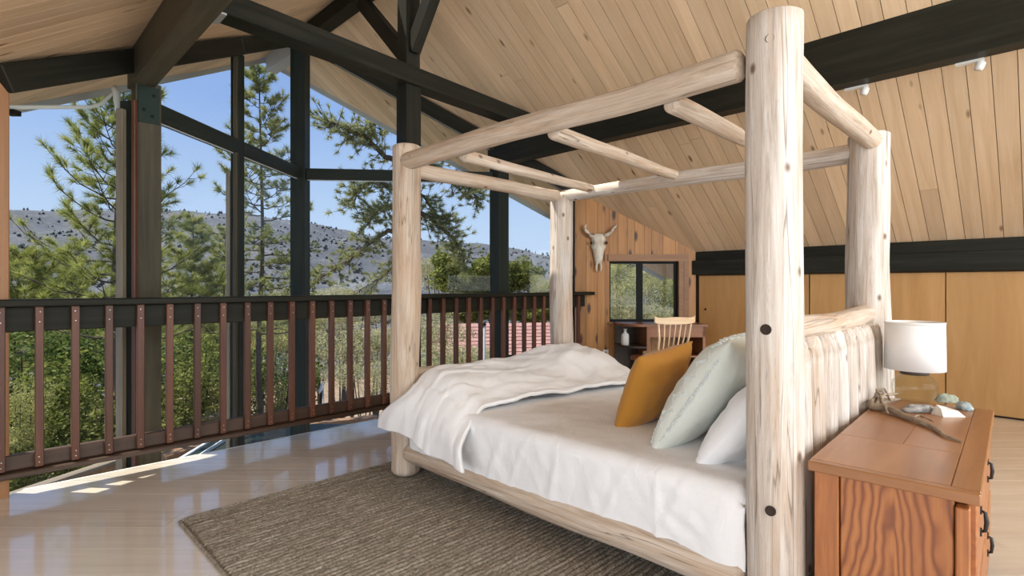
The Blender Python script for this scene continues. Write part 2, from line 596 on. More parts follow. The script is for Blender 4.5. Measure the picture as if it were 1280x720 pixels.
M['needle'] = leaf_mat('pine_needles', (0.14, 0.18, 0.035), (0.50, 0.49, 0.15))
M['needle_dk'] = leaf_mat('pine_needles_olive', (0.15, 0.17, 0.06), (0.50, 0.49, 0.22))
M['needle_far'] = leaf_mat('conifer_needles', (0.15, 0.18, 0.05), (0.50, 0.49, 0.19))
M['bark'] = wood('pine_bark', (0.035, 0.024, 0.016), (0.07, 0.05, 0.034), (0.11, 0.08, 0.055), stretch=(14, 14, 14), rough=0.9, bump=0.4)
M['bark_red'] = wood('pine_bark_reddish', (0.12, 0.06, 0.03), (0.22, 0.12, 0.06), (0.33, 0.19, 0.10), stretch=(14, 14, 14), rough=0.9, bump=0.4)
M['leaf_a'] = leaf_mat('oak_leaves', (0.04, 0.065, 0.012), (0.34, 0.35, 0.085))  # dark end painted as crown shadow, yellow end as sunlit leaves
M['leaf_b'] = leaf_mat('yellow_green_leaves', (0.20, 0.22, 0.06), (0.55, 0.50, 0.20))
M['leaf_c'] = leaf_mat('manzanita_leaves', (0.24, 0.24, 0.11), (0.58, 0.53, 0.32))
M['leaf_d'] = leaf_mat('deep_green_leaves', (0.02, 0.045, 0.010), (0.18, 0.23, 0.055))  # ramp ends carry deep leaf shadow and sunlit green in the colour

# ================================================================== THE ROOM
XR = 2.623                       # ridge line
ZR = 4.094                       # underside of the boards at the ridge
SL = 0.687                       # roof slope
P1 = Vector((0.851, 4.611, 0)); P2 = Vector((XR, 6.074, 0)); P3 = Vector((4.395, 4.611, 0))
PEND = Vector((5.083, 4.043, 0))
P0 = Vector((0.075, 3.972, 0))
WA = Vector((5.215, 4.115, 0)); WC = Vector((6.29, 3.066, 0))
XC = 6.29                        # closet wall
XL = 2 * XR - XC                 # opposite knee wall
YB = -3.2                        # rear wall
YEDGE = 4.07                     # loft floor edge
ARAD = math.atan2(P2.y - P1.y, P2.x - P1.x)


def zc(x):
    return ZR - SL * abs(x - XR)


def roof_y(x):
    return 6.074 + 1.08 - 0.826 * abs(x - XR)


# ------------------------------------------------------------------ ceiling of pine boards
BW = 0.128
EAVE = 4.15                       # horizontal run of each slope
SUN_SLOT = (3.24, 4.12, 0.12, 0.47)    # unseen skylight added for the canopy log's sun patch: y0, y1, run0, run1 on the slope left of the ridge


def row_runs(ya, yb, side):
    """intervals of horizontal run (from the ridge) that a row of boards covers, (a, b_at_ya, b_at_yb)"""
    ba = min(EAVE, (6.074 + 1.08 - ya) / 0.826)
    bb = min(EAVE, (6.074 + 1.08 - yb) / 0.826)
    if bb <= 0.05: return []
    if side < 0 and ya < SUN_SLOT[1] and yb > SUN_SLOT[0]:
        return [(0.0, SUN_SLOT[2], SUN_SLOT[2]), (SUN_SLOT[3], ba, bb)]
    return [(0.0, ba, bb)]


def slope_prism(side, pts, t0, t1):
    """pts: (run, y) polygon on the slope; extruded from t0 to t1 above the board underside"""
    cs = 1 / math.sqrt(1 + SL * SL); sn = SL * cs
    v = []
    for t in (t0, t1):
        for r, y in pts:
            v.append((XR + side * (r + sn * t), y, ZR - SL * r + cs * t))
    n = len(pts)
    f = [tuple(range(n)), tuple(range(2 * n - 1, n - 1, -1))]
    for i in range(n):
        j = (i + 1) % n
        f.append((i, n + i, n + j, j))
    if side < 0:
        f = [tuple(reversed(q)) for q in f]
    return v, f


dv = []; df = []
rows = []
y = YB
while y < 7.1:
    rows.append((y, min(y + BW, 7.13)))
    y += BW
for side in (-1, 1):
    for ya, yb in rows:
        for a, ba, bb in row_runs(ya, yb, side):
            v, f = slope_prism(side, [(a, ya), (ba, ya), (bb, yb), (a, yb)], 0.016, 0.20)
            k = len(dv)
            dv += v; df += [tuple(i + k for i in q) for q in f]
ceiling = tag(mobj('ceiling', dv, df, M['deck']), kind='structure')
rr = random.Random(3)


def ceiling_board(side, poly):
    v, f = slope_prism(side, poly, 0.0, 0.0155)
    cx = sum(q[0] for q in v) / len(v); cy = sum(q[1] for q in v) / len(v); cz = sum(q[2] for q in v) / len(v)
    th = math.atan(SL) * side
    MM = T(cx, cy, cz) @ Matrix.Rotation(th, 4, 'Y')
    inv = MM.inverted()
    mobj('plank', [inv @ Vector(q) for q in v], f, M['ceil'], ceiling, MM)


plain_rows = []
for side in (-1, 1):
    for ya, yb in rows:
        g = 0.0022
        if yb < (-1.3 if side > 0 else 1.2):
            continue
        for a, ba, bb in row_runs(ya, yb, side):
            cuts = []
            if ba - a > 1.6 and rr.random() < 0.45:
                cuts = [rr.uniform(0.7, 3.2)]
                if ba - a > 3.4 and rr.random() < 0.4: cuts.append(cuts[0] + rr.uniform(1.0, 1.9))
                if side < 0: cuts = cuts[:1]
            st = a
            for c_ in cuts:
                if c_ > a + 0.3 and c_ < bb - 0.3:
                    ceiling_board(side, [(st, ya + g), (c_ - 0.0015, ya + g), (c_ - 0.0015, yb - g), (st, yb - g)])
                    st = c_ + 0.0015
            ceiling_board(side, [(st, ya + g), (ba, ya + g), (bb, yb - g), (st, yb - g)])
# the boards behind the camera, one part
bv = []; bf = []
for side in (-1, 1):
    for ya, yb in rows:
        if yb < (-1.3 if side > 0 else 1.2):
            v, f = slope_prism(side, [(0, ya + .002), (EAVE, ya + .002), (EAVE, yb - .002), (0, yb - .002)], 0.0, 0.0155)
            k = len(bv)
            bv += v; bf += [tuple(i + k for i in q) for q in f]
tag(mobj('rear_planks', bv, bf, M['ceil'], ceiling), kind='stuff')

# fascia boards along the prow-shaped eave
for i, side in enumerate((-1, 1)):
    a = Vector((XR, roof_y(XR) + 0.02, ZR + 0.06)); b = Vector((XR + side * EAVE, roof_y(XR + side * EAVE) + 0.02, ZR - SL * EAVE + 0.06))
    o = beam('trim_%d' % (i + 1), a, b, 0.035, 0.20, M['fascia'])
    tag(o, kind='structure')

# ------------------------------------------------------------------ loft floor of diagonal boards
def clip(poly, n, c):
    """keep the part of poly where n.p <= c"""
    out = []
    for i in range(len(poly)):
        p = poly[i]; q = poly[(i + 1) % len(poly)]
        a = n[0] * p[0] + n[1] * p[1] - c; b = n[0] * q[0] + n[1] * q[1] - c
        if a <= 0: out.append(p)
        if (a < 0 < b) or (b < 0 < a):
            t = a / (a - b)
            out.append((p[0] + (q[0] - p[0]) * t, p[1] + (q[1] - p[1]) * t))
    return out


# floor outline: right corner cut by the slanting pine wall
FL = [(XL, YB), (XC, YB), (XC, WC.y), (WA.x + (WA.y - YEDGE) * 1.02, YEDGE), (P0.x + 0.10, YEDGE), (P0.x - 0.02, P0.y), (XL, 3.07)]
floor = tag(prism('floor', FL, -0.28, -0.021, M['subfloor']), kind='structure')
FW = 0.205
rr = random.Random(11)
k = -3.0
while k < 7.2:
    # boards lie along (1,-1); their width runs along the view axis
    band = clip(clip(FL, (-1 / R2, -1 / R2), -(k + 0.001)), (1 / R2, 1 / R2), k + FW - 0.001)
    if len(band) >= 3:
        ls = [(p[0] - p[1]) / R2 for p in band]
        l0, l1 = min(ls), max(ls)
        cuts = [l0]
        q = l0 + rr.uniform(0.8, 2.4)
        while q < l1 - 0.4:
            cuts.append(q); q += rr.uniform(1.6, 2.9)
        cuts.append(l1)
        for a, b in zip(cuts[:-1], cuts[1:]):
            pc = clip(clip(band, (-1 / R2, 1 / R2), -(a + 0.0008)), (1 / R2, -1 / R2), b - 0.0008)
            if len(pc) < 3: continue
            cx = sum(p[0] for p in pc) / len(pc); cy = sum(p[1] for p in pc) / len(pc)
            MM = T(cx, cy, 0) @ Matrix.Rotation(-math.pi / 4, 4, 'Z')
            inv = MM.inverted()
            pl = [inv @ Vector((p[0], p[1], 0)) for p in pc]
            prism('plank', [(p.x, p.y) for p in pl], -0.021, 0.0, M['floor'], floor, MM)
    k += FW
tag(beam('trim_3', (P0.x + 0.1, YEDGE + 0.0125, -0.13), (5.22, YEDGE + 0.0125, -0.13), 0.025, 0.26, M['floor_edge']), kind='structure')

# ------------------------------------------------------------------ walls
# the slanting knotty pine wall with the small window
wdir = (WC - WA).normalized(); wlen = (WC - WA).length
wnrm = Vector((wdir.y, -wdir.x, 0))       # points towards the room
if wnrm.dot(Vector((-1, -1, 0))) < 0: wnrm = -wnrm
WMX = Matrix((wdir, -wnrm, Vector((0, 0, 1)))).transposed().to_4x4(); WMX.translation = WA


def wall_s(x):      # distance along the pine wall that shows in column x
    t = (x - 640.0) / F
    # X-Y = t (X+Y)
    a = WA.x - WA.y - t * (WA.x + WA.y); b = wdir.x - wdir.y - t * (wdir.x + wdir.y)
    return -a / b


def wall_top(s):
    return zc(WA.x + wdir.x * s)


ws0, ws1 = wall_s(762), wall_s(848)
WZ0, WZ1 = 0.70, 1.452
wall_poly = []
pine = mobj('wall_right', *(lambda bx: bx)(([
    (0, .03, -.28), (ws0, .03, -.28), (ws0, .03, wall_top(ws0)), (0, .03, wall_top(0)),
    (ws1, .03, -.28), (wlen, .03, -.28), (wlen, .03, wall_top(wlen)), (ws1, .03, wall_top(ws1)),
    (ws0, .03, WZ0), (ws1, .03, WZ0), (ws0, .03, WZ1), (ws1, .03, WZ1),
    (0, .13, -.28), (ws0, .13, -.28), (ws0, .13, wall_top(ws0)), (0, .13, wall_top(0)),
    (ws1, .13, -.28), (wlen, .13, -.28), (wlen, .13, wall_top(wlen)), (ws1, .13, wall_top(ws1)),
    (ws0, .13, WZ0), (ws1, .13, WZ0), (ws0, .13, WZ1), (ws1, .13, WZ1)],
    [(0, 1, 2, 3), (4, 5, 6, 7), (1, 4, 9, 8), (10, 11, 7, 2),
     (12, 15, 14, 13), (16, 19, 18, 17), (13, 20, 21, 16), (22, 14, 19, 23),
     (8, 9, 21, 20), (10, 22, 23, 11), (8, 20, 22, 10), (9, 11, 23, 21), (0, 3, 15, 12), (5, 17, 18, 6)])), M['deck'], None, WMX)
tag(pine, kind='structure')


def wall_plank(s0, s1, z0, z1a, z1b):
    v = []
    for yy in (0.0, 0.029):
        v += [(s0, yy, z0), (s1, yy, z0), (s1, yy, z1b), (s0, yy, z1a)]
    f = [(0, 1, 2, 3), (4, 7, 6, 5), (0, 4, 5, 1), (2, 6, 7, 3), (1, 5, 6, 2), (0, 3, 7, 4)]
    # local X up the plank
    MM = WMX @ T((s0 + s1) / 2, 0.015, (z0 + min(z1a, z1b)) / 2) @ Matrix.Rotation(-math.pi / 2, 4, 'Y')
    inv = MM.inverted() @ WMX
    mobj('plank', [inv @ Vector(q) for q in v], f, M['knotty'], pine, MM)


seams = [0.0]
rr = random.Random(5)
while seams[-1] < wlen - 0.1:
    seams.append(min(wlen, seams[-1] + rr.choice((0.09, 0.12, 0.14, 0.16))))
if seams[-1] < wlen: seams[-1] = wlen
cs_ = sorted(set([round(q, 4) for q in seams if abs(q - ws0) > 0.03 and abs(q - ws1) > 0.03] + [round(ws0, 4), round(ws1, 4)]))
for a, b in zip(cs_[:-1], cs_[1:]):
    g = 0.0016
    if a >= ws0 - 0.001 and b <= ws1 + 0.001:
        wall_plank(a + g, b - g, 0.0, WZ0, WZ0)
        wall_plank(a + g, b - g, WZ1, wall_top(a), wall_top(b))
    else:
        wall_plank(a + g, b - g, 0.0, wall_top(a), wall_top(b))
# casing boards round the window (parts of the window)
win = mobj('window_5', *box_vf(ws1 - ws0, 0.03, 0.03), M['outframe'], None, WMX @ T((ws0 + ws1) / 2, 0.06, WZ1 - 0.015))
tag(win, kind='structure')
def wbox(name, s0, s1, y0, y1, z0, z1, mat, parent):
    v, f = box_vf(s1 - s0, y1 - y0, z1 - z0)
    return mobj(name, v, f, mat, parent, WMX @ T((s0 + s1) / 2, (y0 + y1) / 2, (z0 + z1) / 2))
wbox('window_frame', ws0, ws0 + 0.02, 0.045, 0.085, WZ0, WZ1 - 0.03, M['outframe'], win)
wbox('window_frame', ws1 - 0.035, ws1, 0.045, 0.085, WZ0, WZ1 - 0.03, M['outframe'], win)
wbox('window_frame', ws0 + 0.02, ws1 - 0.035, 0.045, 0.085, WZ0, WZ0 + 0.03, M['outframe'], win)
sm = wall_s(801)
wbox('mullion', sm - 0.04, sm + 0.035, 0.04, 0.085, WZ0 + 0.03, WZ1 - 0.03, M['outframe'], win)
wbox('pane', ws0 + 0.02, sm - 0.04, 0.062, 0.067, WZ0 + 0.03, WZ1 - 0.03, M['glass'], win)
wbox('pane', sm + 0.035, ws1 - 0.035, 0.070, 0.075, WZ0 + 0.03, WZ1 - 0.03, M['glass'], win)
wbox('casing', ws0 - 0.02, ws1 + 0.12, -0.022, 0.0, WZ1, WZ1 + 0.085, M['casing'], win)
wbox('casing', ws1, ws1 + 0.06, -0.022, 0.0, WZ0, WZ1, M['casing'], win)
wbox('casing', ws1 + 0.065, ws1 + 0.125, -0.018, 0.0, 0.0, WZ1, M['casing'], win)
wbox('sill', ws0 - 0.02, ws1 + 0.06, -0.03, 0.045, WZ0 - 0.025, WZ0, M['casing'], win)

# closet wall under the low eave
ZB0, ZB1 = 1.272, 1.512
cw = box('wall_closet', (XC + 0.12, (YB + WC.y) / 2, 0.72), (0.10, WC.y - YB + 0.1, 1.98), M['deck'])
tag(cw, kind='structure')
fb = beam('trim_4', (XC - 0.02, WC.y + 0.03, (ZB0 + ZB1) / 2 - 0.02), (XC - 0.02, YB, (ZB0 + ZB1) / 2 - 0.02), 0.05, 0.175, M['beam'])
tag(fb, kind='structure')
fb2 = beam('trim_5', (XC + 0.025, WC.y, ZB1 - 0.01), (XC + 0.025, YB, ZB1 - 0.01), 0.07, 0.13, M['beam'])
tag(fb2, kind='structure')
doors = [(WC.y - 0.03, 1.80, 0.0), (1.79, 0.655, 0.0), (0.65, -0.52, -0.004), (-0.525, -1.7, 0.0), (-1.705, -2.9, -0.004)]
for i, (ya, yb, off) in enumerate(doors):
    w_ = ya - yb
    MM = T(XC + 0.035 + off, (ya + yb) / 2, 0.012 + (ZB0 - 0.012) / 2) @ Matrix.Rotation(-math.pi / 2, 4, 'Y')
    v, f = box_vf(ZB0 - 0.012, w_ - 0.003, 0.03, 0.002)
    d_ = tag(mobj('door_%d' % (i + 1), v, f, M['closet'], None, MM), kind='structure')
    if i == 0:
        lathe('finger_pull', [(0.0, 0), (0.012, 0), (0.014, 0.002), (0.010, 0.004), (0.0, 0.004)], M['black'], d_, T(XC + 0.015, 2.95, 0.86) @ Matrix.Rotation(-math.pi / 2, 4, 'Y'), 12)

# opposite knee wall and rear wall; their windows are added for the fill light
lk = box('wall_left', (XL - 0.06, (YB + 3.07) / 2, 0.06), (0.10, 3.07 - YB, 0.68), M['knotty'])
tag(lk, kind='structure')
box('upper_wall', (XL - 0.06, (YB + 3.07) / 2, 1.55), (0.10, 3.07 - YB, 0.24), M['knotty'], lk)
box('end_wall', (XL - 0.06, 2.95, 0.915), (0.10, 0.24, 1.03), M['knotty'], lk)
box('end_wall', (XL - 0.06, -2.75, 0.915), (0.10, 0.90, 1.03), M['knotty'], lk)
wl9 = box('added_side_window', (XL - 0.06, 0.27, 0.915), (0.05, 0.06, 1.03), M['outframe'])  # unseen window, added to bring in the side fill
tag(wl9, kind='structure')
box('pane', (XL - 0.06, -1.02, 0.915), (0.006, 2.5, 1.02), M['glass'], wl9)
box('pane', (XL - 0.06, 1.56, 0.915), (0.006, 2.5, 1.02), M['glass'], wl9)
tag(box('wall_left_return', ((XL + P0.x) / 2, (3.07 + P0.y) / 2 + 0.05, 1.0), (math.hypot(P0.x - XL, P0.y - 3.07) - 0.08, 0.08, 2.56), M['knotty'], rz=math.atan2(P0.y - 3.07, P0.x - XL)), kind='structure')
rv = []; rf = []
def rbox(x0, x1, z0, z1a, z1b=None):
    z1b = z1a if z1b is None else z1b
    k = len(rv)
    for yy in (YB - 0.06, YB + 0.02):
        rv.extend([(x0, yy, z0), (x1, yy, z0), (x1, yy, z1b), (x0, yy, z1a)])
    rf.extend([tuple(k + i for i in q) for q in ((0, 3, 2, 1), (4, 5, 6, 7), (0, 1, 5, 4), (3, 7, 6, 2), (1, 2, 6, 5), (0, 4, 7, 3))])
GA, GB = XR - 2.8, XR + 2.8
rbox(XL, GA, -0.28, zc(XL), zc(GA)); rbox(GA, GB, -0.28, 0.4)
rbox(GA, GA + 0.2, 2.4 if zc(GA + 0.2) < 2.4 else 2.4, zc(GA + 0.2) if zc(GA + 0.2) > 2.4 else 2.41)
rbox(GA + 0.2, XR - 1.2, 2.4, 2.41, zc(XR - 1.2)); rbox(XR - 1.2, XR, 3.5, 3.52, ZR); rbox(XR, XR + 1.2, 3.5, ZR, 3.52)
rbox(XR - 1.2, XR + 1.2, 2.4, 2.6); rbox(XR + 1.2, GB, 2.4, zc(XR + 1.2), 2.41); rbox(GB, XC + 0.1, -0.28, zc(GB), zc(XC + 0.1))
tag(mobj('wall_rear', rv, rf, M['knotty']), kind='structure')
wr_ = box('added_rear_window', (XR, YB - 0.02, 1.4), (0.07, 0.06, 2.0), M['outframe'])  # unseen window band, added to bring in the rear fill
tag(wr_, kind='structure')
for k in range(4):
    xa = GA + 1.4 * k
    box('pane', (xa + 0.7, YB - 0.02, 1.4), (1.33, 0.006, 1.98), M['glass'], wr_)
    if k in (1, 3): box('mullion', (xa, YB - 0.02, 1.4), (0.07, 0.06, 2.0), M['outframe'], wr_)
wg_ = box('added_gable_window', (XR, YB - 0.02, 3.05), (0.07, 0.06, 0.9), M['outframe'])  # unseen gable window, added for the upper fill lamp
tag(wg_, kind='structure')
for sg in (-1, 1): box('pane', (XR + sg * 0.6, YB - 0.02, 3.05), (1.12, 0.006, 0.88), M['glass'], wg_)
# storey below the loft
LOW = -2.75
tag(prism('floor_lower', [(XL, YB), (XC, YB), (XC, 3.0), (P3.x, P3.y), (P2.x, P2.y), (P1.x, P1.y), (XL, 3.0)], LOW - 0.2, LOW, M['floor']), kind='structure')

# ------------------------------------------------------------------ glazed prow front
def on_A(x):
    t = (x - 640.0) / F
    d_ = (P2 - P1).normalized()
    a = P1.x - P1.y - t * (P1.x + P1.y); b = d_.x - d_.y - t * (d_.x + d_.y)
    return P1 + d_ * (-a / b)

MU = on_A(297.0)
ZBAR = 2.433


def post(name, p, w, z0, z1, mat, parent=None, rz=0.0, d=None):
    # local X runs up the post
    v, f = box_vf(z1 - z0, w, d or w, 0.004)
    MM = T(p.x, p.y, (z0 + z1) / 2) @ Matrix.Rotation(rz, 4, 'Z') @ Matrix.Rotation(-math.pi / 2, 4, 'Y')
    return mobj(name, v, f, mat, parent, MM)


def glass_bay(nm, a, b, z0, cut=None, transom=True, inset_a=0.05, inset_b=0.05, rafter=True):
    """a glazed bay from a to b: rafter header following the roof, transom, panes with pale beads"""
    d_ = (b - a).normalized(); L = (b - a).length
    a2 = a + d_ * inset_a; b2 = b - d_ * inset_b
    nrm = Vector((-d_.y, d_.x, 0))
    top = lambda p: zc(p.x)
    # sill is the named object
    w_ = beam(nm, Vector((a2.x, a2.y, LOW + 0.08)), Vector((b2.x, b2.y, LOW + 0.08)), 0.12, 0.16, M['frame'])
    tag(w_, kind='structure')
    if rafter:
        beam('rafter', Vector((a.x, a.y, top(a) - 0.085)), Vector((b.x, b.y, top(b) - 0.085)), 0.11, 0.15, M['beam'], w_)
    levels = [(LOW + 0.16, None)]
    hb = 0.165
    def quad(name, pts, mat, th):
        c = sum((Vector(p) for p in pts), Vector()) / len(pts)
        v = [Vector(p) + nrm * (th / 2) for p in pts] + [Vector(p) - nrm * (th / 2) for p in pts]
        n = len(pts)
        f = [tuple(range(n)), tuple(range(2 * n - 1, n - 1, -1))] + [(i, n + i, n + (i + 1) % n, (i + 1) % n) for i in range(n)]
        return mobj(name, v, f, mat, w_)
    def bead(p, q):
        beam('glazing_bead', Vector(p), Vector(q), 0.014, 0.012, M['alu'], w_, ch=0)
    def pane(zb0, zb1a, zb1b):
        pts = [(a2.x, a2.y, zb0), (b2.x, b2.y, zb0), (b2.x, b2.y, zb1b), (a2.x, a2.y, zb1a)]
        if zb1a < zb0 + 0.02: pts = [pts[0], pts[1], pts[2]]
        quad('pane', pts, M['glass'], 0.006)
        for i in range(len(pts)):
            bead(pts[i], pts[(i + 1) % len(pts)])
    ta, tb = top(a2) - hb, top(b2) - hb
    if transom:
        beam('transom', Vector((a2.x, a2.y, ZBAR)), Vector((b2.x, b2.y, ZBAR)), 0.10, 0.125, M['frame'], w_)
        pane(z0, ZBAR - 0.0625, ZBAR - 0.0625)
        if min(ta, tb) > ZBAR + 0.1:
            pane(ZBAR + 0.0625, ta, tb)
        else:
            # roof comes down below the transom at one end: cut the pane there
            if ta < tb:
                s = (ZBAR + 0.0625 - ta) / (tb - ta)
                q = a2 + (b2 - a2) * s
                pts = [(q.x, q.y, ZBAR + 0.0625), (b2.x, b2.y, ZBAR + 0.0625), (b2.x, b2.y, tb)]
            else:
                s = (ZBAR + 0.0625 - tb) / (ta - tb)
                q = b2 + (a2 - b2) * s
                pts = [(a2.x, a2.y, ZBAR + 0.0625), (q.x, q.y, ZBAR + 0.0625), (a2.x, a2.y, ta)]
            quad('pane', pts, M['glass'], 0.006)
    else:
        pane(z0, ta, tb)
    return w_


glass_bay('window_1', P0, P1, LOW + 0.16, transom=False, inset_a=0.06, inset_b=0.085)
bA1 = glass_bay('window_2', P1, MU, LOW + 0.16, inset_a=0.09, inset_b=0.045)
bA2 = glass_bay('window_3', MU, P2, LOW + 0.16, inset_a=0.045, inset_b=0.08)
bB = glass_bay('window_4', P2, P3, LOW + 0.16, inset_a=0.08, inset_b=0.08)
bB2 = glass_bay('window_8', P3, PEND, LOW + 0.16, transom=False, inset_a=0.08, inset_b=0.03)

# posts of the prow
pp = empty('prow_post', (P1.x, P1.y, LOW))
tag(pp, 'thick olive brown timber post with green bolted plate under the purlin end', 'post')
post('post', P1 + Vector((0.01, 0, 0)), 0.155, LOW, 2.60, M['olive'], pp, 0.0)
post('side_trim', P1 + Vector((-0.098, -0.03, 0)), 0.10, LOW, 2.45, M['frame'], pp, ARAD, 0.05)
post('weathered_strip', P1 + Vector((-0.078, -0.102, 0)), 0.028, LOW, 2.45, M['redwood'], pp, ARAD, 0.03)
post('outer_trim', P1 + Vector((-0.148, -0.055, 0)), 0.05, LOW, 2.38, M['frame_lt'], pp, ARAD, 0.04)
pl = box('bolted_plate', (P1.x + 0.01, P1.y - 0.082, 2.44), (0.13, 0.008, 0.26), M['green'], pp)
for dx, dz in ((0.03, 0.07), (-0.03, -0.04), (0.02, -0.08)):
    lathe('bolt', [(0, 0), (0.011, 0), (0.011, 0.006), (0, 0.008)], M['green'], pl, T(P1.x + 0.01 + dx, P1.y - 0.086, 2.44 + dz) @ Matrix.Rotation(math.pi / 2, 4, 'X'), 8)
mu = empty('glazing_mullion', (MU.x, MU.y, LOW))
tag(mu, 'slim dark mullion with a mid brown outer edge between two prow panes', 'post')
post('post', MU, 0.085, LOW, zc(MU.x) - 0.16, M['frame'], mu, ARAD)
post('outer_trim', MU + Vector((-0.035, -0.055, 0)), 0.035, LOW, zc(MU.x) - 0.16, M['olive'], mu, ARAD, 0.03)
post('outer_trim', MU + Vector((-0.065, 0.03, 0)), 0.04, LOW, 2.2, M['frame_lt'], mu, ARAD, 0.04)
pp2 = post('prow_post', P2, 0.165, LOW, ZR - 0.2, M['frame'], None, math.radians(45))
tag(pp2, 'dark green corner post at the tip of the glazed prow under the ridge beam', 'post')
pp3 = post('prow_post', P3, 0.165, LOW, 2.60, M['frame'], None, 0.0)
tag(pp3, 'dark post carrying the outer end of the purlin over the bed', 'post')
ppe = post('window_end_post', (PEND + WA) / 2 + Vector((0.01, 0.03, 0)), 0.05, -0.28, 2.28, M['outframe'], None, ARAD, 0.13)
tag(ppe, 'thin dark post where the glazing meets the knotty pine wall', 'post')
pp0 = post('corner_post', P0 + Vector((-0.006, 0.055, 0)), 0.10, -0.28, zc(P0.x) - 0.02, M['casing'], None, 0.0)
tag(pp0, 'honey coloured corner post at the end of the balcony railing', 'post')

# ------------------------------------------------------------------ roof timbers
PW = 0.135
zpb = EYE + 1.425
for nm, x, lab, ye in (('purlin', 0.83, 'dark purlin running from the bolted green plate over the glazing', 4.70), ('purlin', 4.375, 'heavy dark purlin over the bed with small white spot lamps below', 4.72)):
    s = 1 if x > XR else -1
    top_in = zc(x - s * PW / 2) ; top_out = zc(x + s * PW / 2)
    xs = [x - PW / 2, x + PW / 2]
    v = []
    for yy in (YB + 0.03, ye):
        v += [(xs[0], yy, zpb), (xs[1], yy, zpb), (xs[1], yy, zc(xs[1])), (xs[0], yy, zc(xs[0]))]
    f = [(0, 1, 2, 3), (4, 7, 6, 5), (0, 4, 5, 1), (1, 5, 6, 2), (2, 6, 7, 3), (3, 7, 4, 0)]
    cen = Vector((x, (YB + ye) / 2, zpb + 0.18))
    MM = Matrix.Translation(cen) @ Matrix.Rotation(math.pi / 2, 4, 'Z')
    inv = MM.inverted()
    o = mobj(nm, [inv @ Vector(q) for q in v], f, M['beam'] if s > 0 else M['olive'], None, MM)
    tag(o, lab, 'beam')
rb = empty('ridge_beam', (XR, YB, ZR - 0.2))
tag(rb, 'dark ridge beam at the peak of the pine ceiling', 'beam')
beam('timber', (XR, YB + 0.03, ZR - 0.125), (XR, P2.y + 0.05, ZR - 0.125), 0.14, 0.17, M['beam'], rb)
beam('beam_tail', (XR, P2.y + 0.06, ZR - 0.16), (XR, P2.y + 0.85, ZR - 0.13), 0.14, 0.24, M['fascia'], rb)
YT = 3.86
tb = empty('tie_beam', (XR, YT, 2.94))
tag(tb, 'level dark tie beam crossing the king post from purlin to purlin', 'beam')
beam('timber', (0.90, 3.70, 2.93), (4.20, 3.99, 2.93), 0.165, 0.15, M['beam'], tb)
box('end_bracket', (1.02, 3.71, 2.848), (0.16, 0.17, 0.012), M['fascia'], tb)
KP = Vector((2.625, 3.885, 0))
kp = empty('king_post', (KP.x, KP.y, 0))
tag(kp, 'dark king post with two braces rising to the ridge beam', 'post')
post('post', KP, 0.14, 2.862, ZR - 0.21, M['beam'], kp)
post('lower_post', KP, 0.152, 0.0, 2.86, M['beam'], kp)
beam('brace', (KP.x, KP.y + 0.06, 3.16), (KP.x, KP.y + 0.78, ZR - 0.21), 0.09, 0.13, M['beam'], kp, up=(0, -1, 1))
beam('brace', (KP.x, KP.y - 0.06, 3.16), (KP.x, KP.y - 0.62, ZR - 0.21), 0.09, 0.13, M['beam'], kp, up=(0, 1, 1))
# gable rafter over the king post, seen above the tie beam's right end
# spot lamps under the purlin
for i, (x, y_) in enumerate(((1073, 106), (1215, 74))):
    p = None
    t = (x - 640.0) / F
    X_ = 4.47
    d_ = X_ * R2 / (1 + t)
    p = dl(d_, t * d_, zpb)
    sp = empty('spot_lamp', (p.x, p.y, p.z))
    tag(sp, 'small white spot lamp under the purlin %s' % ('closer to the log bed' if i == 0 else 'farther from the log bed'), 'lamp', 'spot lamps under the purlin')
    box('base_plate', (p.x - 0.01, p.y + 0.01, p.z - 0.006), (0.05, 0.14, 0.012), M['white'], sp)
    lathe('bulb_holder', [(0, 0), (0.022, 0), (0.026, 0.02), (0.026, 0.045), (0.018, 0.055), (0, 0.055)], M['white'], sp, T(p.x, p.y - 0.03, p.z - 0.062) @ Matrix.Rotation(0.3, 4, 'X'), 16)

# ------------------------------------------------------------------ balcony railing
YRL = 3.95
rl = empty('balcony_railing', (2.6, YRL, 0))
tag(rl, 'dark balcony railing with redwood balusters along the loft edge', 'railing')
XE = 5.33
beam('top_cap', (0.02, YRL + 0.01, 1.055), (XE, YRL + 0.01, 1.055), 0.135, 0.04, M['rail'], rl)
beam('upper_board', (0.02, YRL + 0.038, 0.965), (XE - 0.1, YRL + 0.038, 0.965), 0.036, 0.138, M['rail'], rl)
beam('lower_board', (0.02, YRL + 0.038, 0.185), (XE - 0.1, YRL + 0.038, 0.185), 0.036, 0.085, M['brail'], rl)
beam('bottom_plate', (0.02, YRL + 0.012, 0.127), (XE - 0.1, YRL + 0.012, 0.127), 0.10, 0.030, M['brail'], rl)
v, f = box_vf(1.035 - 0.15, 0.038, 0.038, 0.003)
bal_me = mesh_data('baluster', v, f, M['redwood'])
sv, sf = tube_vf([(0, 0, 0), (0, -0.0025, 0)], [0.0034, 0.0026], 6)
scr_me = mesh_data('screw', sv, sf, M['steel'])
for i in range(-1, 32):
    xb = 0.239 + 0.1558 * i
    MM = T(xb, YRL, (1.035 + 0.15) / 2) @ Matrix.Rotation(-math.pi / 2, 4, 'Y')
    b_ = link('baluster', bal_me, rl, MM)
    for zz in (1.005, 0.95, 0.205, 0.175):
        if i < 17 and (zz < 0.9 or True):
            link('screw', scr_me, b_, T(xb + 0.003 * math.sin(i * 3 + zz * 20), YRL - 0.019, zz))
tag(rl, None, None)

